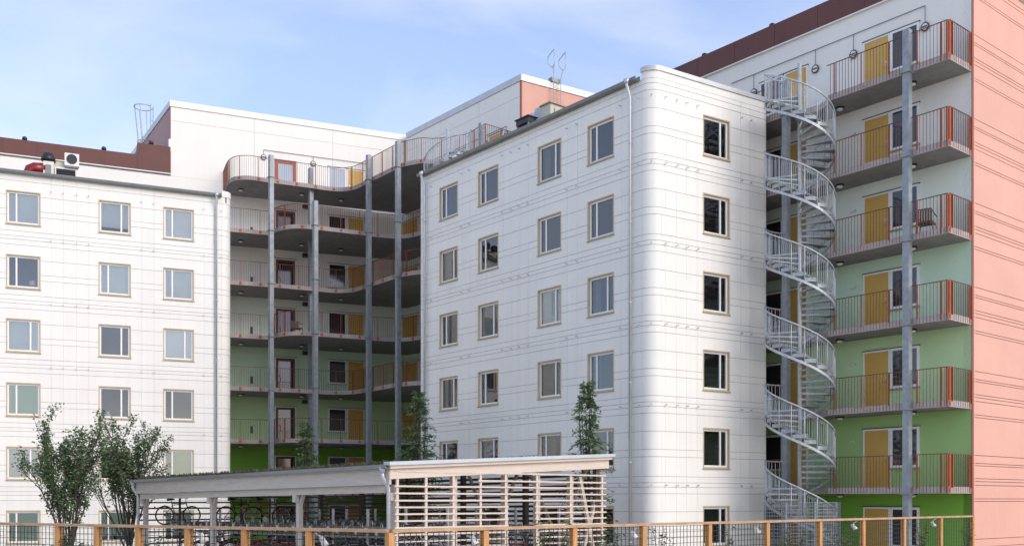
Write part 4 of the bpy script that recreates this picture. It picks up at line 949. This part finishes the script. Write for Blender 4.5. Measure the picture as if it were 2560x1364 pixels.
# ------------------------------------------------------------------ trees and plants
def leafquad(mb, p, d, L, wd, rnd, m=0):
    d = Vector(d).normalized(); sd = d.cross(Vector((rnd.uniform(-1, 1), rnd.uniform(-1, 1), rnd.uniform(0.2, 1)))).normalized(); p = Vector(p)
    mb.face([p, p+d*L*0.45+sd*wd, p+d*L, p+d*L*0.45-sd*wd], m)
def maple(label, base, height, spread, stems, seed, leaves):
    rnd = random.Random(seed); t_ = thing('maple_tree', label, 'tree', base, 'young multi-stemmed trees beside the left block')
    tr = MB(); cr_ = MB(); bx, by, bz = base
    def cluster(c, n, sd):
        for l in range(n):
            aa = rnd.uniform(0, 6.28); q = c+Vector((rnd.gauss(0, sd), rnd.gauss(0, sd), rnd.gauss(0, sd*0.8)))
            leafquad(cr_, q, (math.cos(aa), math.sin(aa), rnd.uniform(-0.55, 0.1)), rnd.uniform(0.06, 0.12), rnd.uniform(0.025, 0.045), rnd)
    def branch(p, d, ln, r0, depth):
        n = 4; pts = [p]
        for k in range(n):
            d = (d+Vector((rnd.gauss(0, .12), rnd.gauss(0, .12), 0.16))).normalized(); pts.append(pts[-1]+d*ln/n)
        tr.tube(pts, [r0*(1-0.7*k/n) for k in range(n+1)], 5 if r0 > 0.012 else 3, cap=False)
        if depth == 0:
            for k in range(1, n+1): cluster(pts[k], leaves, 0.07)
            return
        m = 7 if depth == 2 else 4
        for j in range(m):
            t = 0.22+0.78*(j+rnd.random())/m; k = min(int(t*n), n-1); q = pts[k].lerp(pts[k+1], t*n-k)
            a = rnd.uniform(0, 6.28); dd = (d*0.75+Vector((math.cos(a), math.sin(a), rnd.uniform(0.1, 0.6)))*0.62).normalized()
            branch(q, dd, ln*rnd.uniform(0.30, 0.5)*(1.15-0.5*t), r0*0.42, depth-1)
        branch(pts[-1], d, ln*0.22, r0*0.3, 0)
    tr.tube([(bx, by, bz), (bx, by, bz+0.5)], [0.11, 0.09], 7)
    for i in range(stems):
        a = 2*math.pi*i/stems+rnd.uniform(-0.4, 0.4); lean = rnd.uniform(0.12, 1.0)*spread/height*1.05
        d = Vector((math.cos(a)*lean, math.sin(a)*lean, 1)).normalized()
        branch(Vector((bx+0.06*math.cos(a), by+0.06*math.sin(a), bz+rnd.uniform(0.2, 0.9))), d, height*rnd.uniform(0.62, 0.86), 0.040, 2)
    part('trunk', tr, 'bark', t_); part('crown', cr_, 'leaf', t_)
b = at(168, 1250, 33.5); maple('multi-stemmed maple left of the other maple, nearest the left edge', (b[0], b[1], 0), 4.6, 1.35, 11, 17, 6)
b = at(322, 1250, 37.5); maple('multi-stemmed maple against the left end of the bicycle shelter', (b[0], b[1], 0), 5.0, 1.55, 11, 31, 6)
def willow(label, px, Y, zt, wid, seed, n, lop=0.0):
    rnd = random.Random(seed); b = at(px, 1250, Y); t_ = thing('columnar_tree', label, 'tree', (b[0], b[1], 0), 'slender columnar trees behind the shelter'); tr = MB(); cr_ = MB()
    for i in range(5):
        a = i*2.3+seed; pts = [(b[0]+math.cos(a)*wid*0.35*t+rnd.uniform(-.04, .04), b[1]+math.sin(a)*wid*0.35*t+rnd.uniform(-.04, .04), zt*t*(1-0.05*i)) for t in (0.0, 0.3, 0.6, 0.85, 0.98)]
        tr.tube(pts, [0.05, 0.04, 0.028, 0.015, 0.006], 5)
    for i in range(n//12):
        t = 0.10+0.90*rnd.random()**0.85; z = zt*t*0.97; rw = wid*(0.25+0.75*min(1, (1-t)*1.7))*rnd.uniform(0.45, 1.25); a = rnd.uniform(0, 6.28)
        x0, y0 = b[0]+lop*(1-t)*0.6, b[1]; pts = []
        for k in range(5):
            q = k/4; pts.append(Vector((x0+math.cos(a)*rw*q, y0+math.sin(a)*rw*q, z+rw*(0.9*q-0.75*q*q)+rnd.gauss(0, .02))))
        tr.tube(pts, [0.010, 0.008, 0.006, 0.004, 0.002], 3, cap=False)
        for j in range(15):
            q = rnd.uniform(0.25, 1.08); k = min(int(q*4), 3); c = pts[k].lerp(pts[k+1], q*4-k); dv = Vector((math.cos(a), math.sin(a), -0.4))+Vector((rnd.gauss(0, .6), rnd.gauss(0, .6), rnd.gauss(0, .5)))
            leafquad(cr_, c+Vector((rnd.gauss(0, .02), rnd.gauss(0, .02), rnd.gauss(0, .02))), dv, rnd.uniform(0.12, 0.22), rnd.uniform(0.016, 0.028), rnd)
    part('trunk', tr, 'bark', t_); part('crown', cr_, 'leaf2', t_)
willow('slim columnar tree in front of the blue-white facade below the last window column', 1466, 33.4, 6.55, 0.75, 1, 2500, 0.12)
willow('broad columnar tree at the left corner of the blue-white facade', 1046, 42.5, 7.2, 1.05, 2, 3300, 0.2)
willow('slim columnar tree in front of the green courtyard wall beside the paired posts', 766, 46.0, 6.3, 0.75, 4, 2100)
def shrub(label, px, Y, zt, wid, seed, n, m='leaf3', name='climbing_plant', z0=0.75):
    rnd = random.Random(seed); b = at(px, 1250, Y); t_ = thing(name, label, 'plant', (b[0], b[1], z0), 'plants growing along the fence'); tr = MB(); cr_ = MB()
    for i in range(6):
        a = rnd.uniform(0, 6.28); hh = (zt-z0)*rnd.uniform(0.65, 1.0); pts = [(b[0]+math.cos(a)*wid*0.8*t+rnd.uniform(-.03, .03), b[1]+math.sin(a)*wid*0.4*t, z0+hh*t) for t in (0, .35, .7, 1)]
        tr.tube(pts, [0.010, 0.008, 0.006, 0.003], 4)
        for l in range(n//6):
            t = rnd.uniform(0.15, 1.0); k = min(int(t*3), 2); c = Vector(pts[k]).lerp(Vector(pts[k+1]), t*3-k); aa = rnd.uniform(0, 6.28)
            leafquad(cr_, c+Vector((rnd.gauss(0, .04), rnd.gauss(0, .04), 0)), (math.cos(aa), math.sin(aa), rnd.uniform(-0.8, 0.3)), rnd.uniform(0.06, 0.12), rnd.uniform(0.012, 0.024), rnd)
    part('stem', tr, 'bark', t_); part('foliage', cr_, m, t_)
for i, (px, dy, zt, wid, n, m_, lb) in enumerate([(1527, 0.5, 2.02, 0.22, 240, 'leaf2', 'thin climbing plant on the fence mesh below the shelter end'), (1655, 0.35, 2.0, 0.24, 150, 'leaf', 'sparse climbing plant on the fence mesh below the rounded corner'),
        (1822, 0.4, 2.03, 0.12, 60, 'leaf', 'bare thin climber on the fence mesh below the white gable window'), (1985, 1.2, 1.80, 0.30, 420, 'leaf3', 'yellow-green bamboo clump in front of the spiral stair foot'),
        (2105, 0.5, 1.85, 0.22, 220, 'leaf3', 'loose leafy climber in front of the strong green wall'), (2305, 0.5, 1.93, 0.16, 260, 'leaf3', 'upright bamboo-like plant in front of the ground floor window by the steel post'),
        (2415, 0.3, 1.93, 0.16, 200, 'leaf3', 'olive climber at the fence end by the salmon wall'), (1385, 0.9, 2.25, 0.35, 300, 'leaf3', 'pale leafy shrub in the opening of the slatted shelter wall')]):
    s = frr.s_px(px); Y = frr(s, 0, 0)[1]+dy; shrub(lb, px, Y, zt, wid, 50+i, n, m_)
for i, (px, Y, zt, wid, n, lb) in enumerate([(205, 17.6, 1.85, 0.35, 500, 'bushy green shrub behind the left fence below the first maple'), (385, 17.0, 1.85, 0.30, 380, 'bushy shrub behind the fence below the shelter downpipe'), (130, 18.6, 1.72, 0.3, 260, 'low olive shrub by the second fence post from the left edge')]):
    shrub(lb, px, Y, zt, wid, 80+i, n, 'leaf', 'shrub')
for p_ in S.objects:
    if 'is_root' in p_: del p_['is_root']
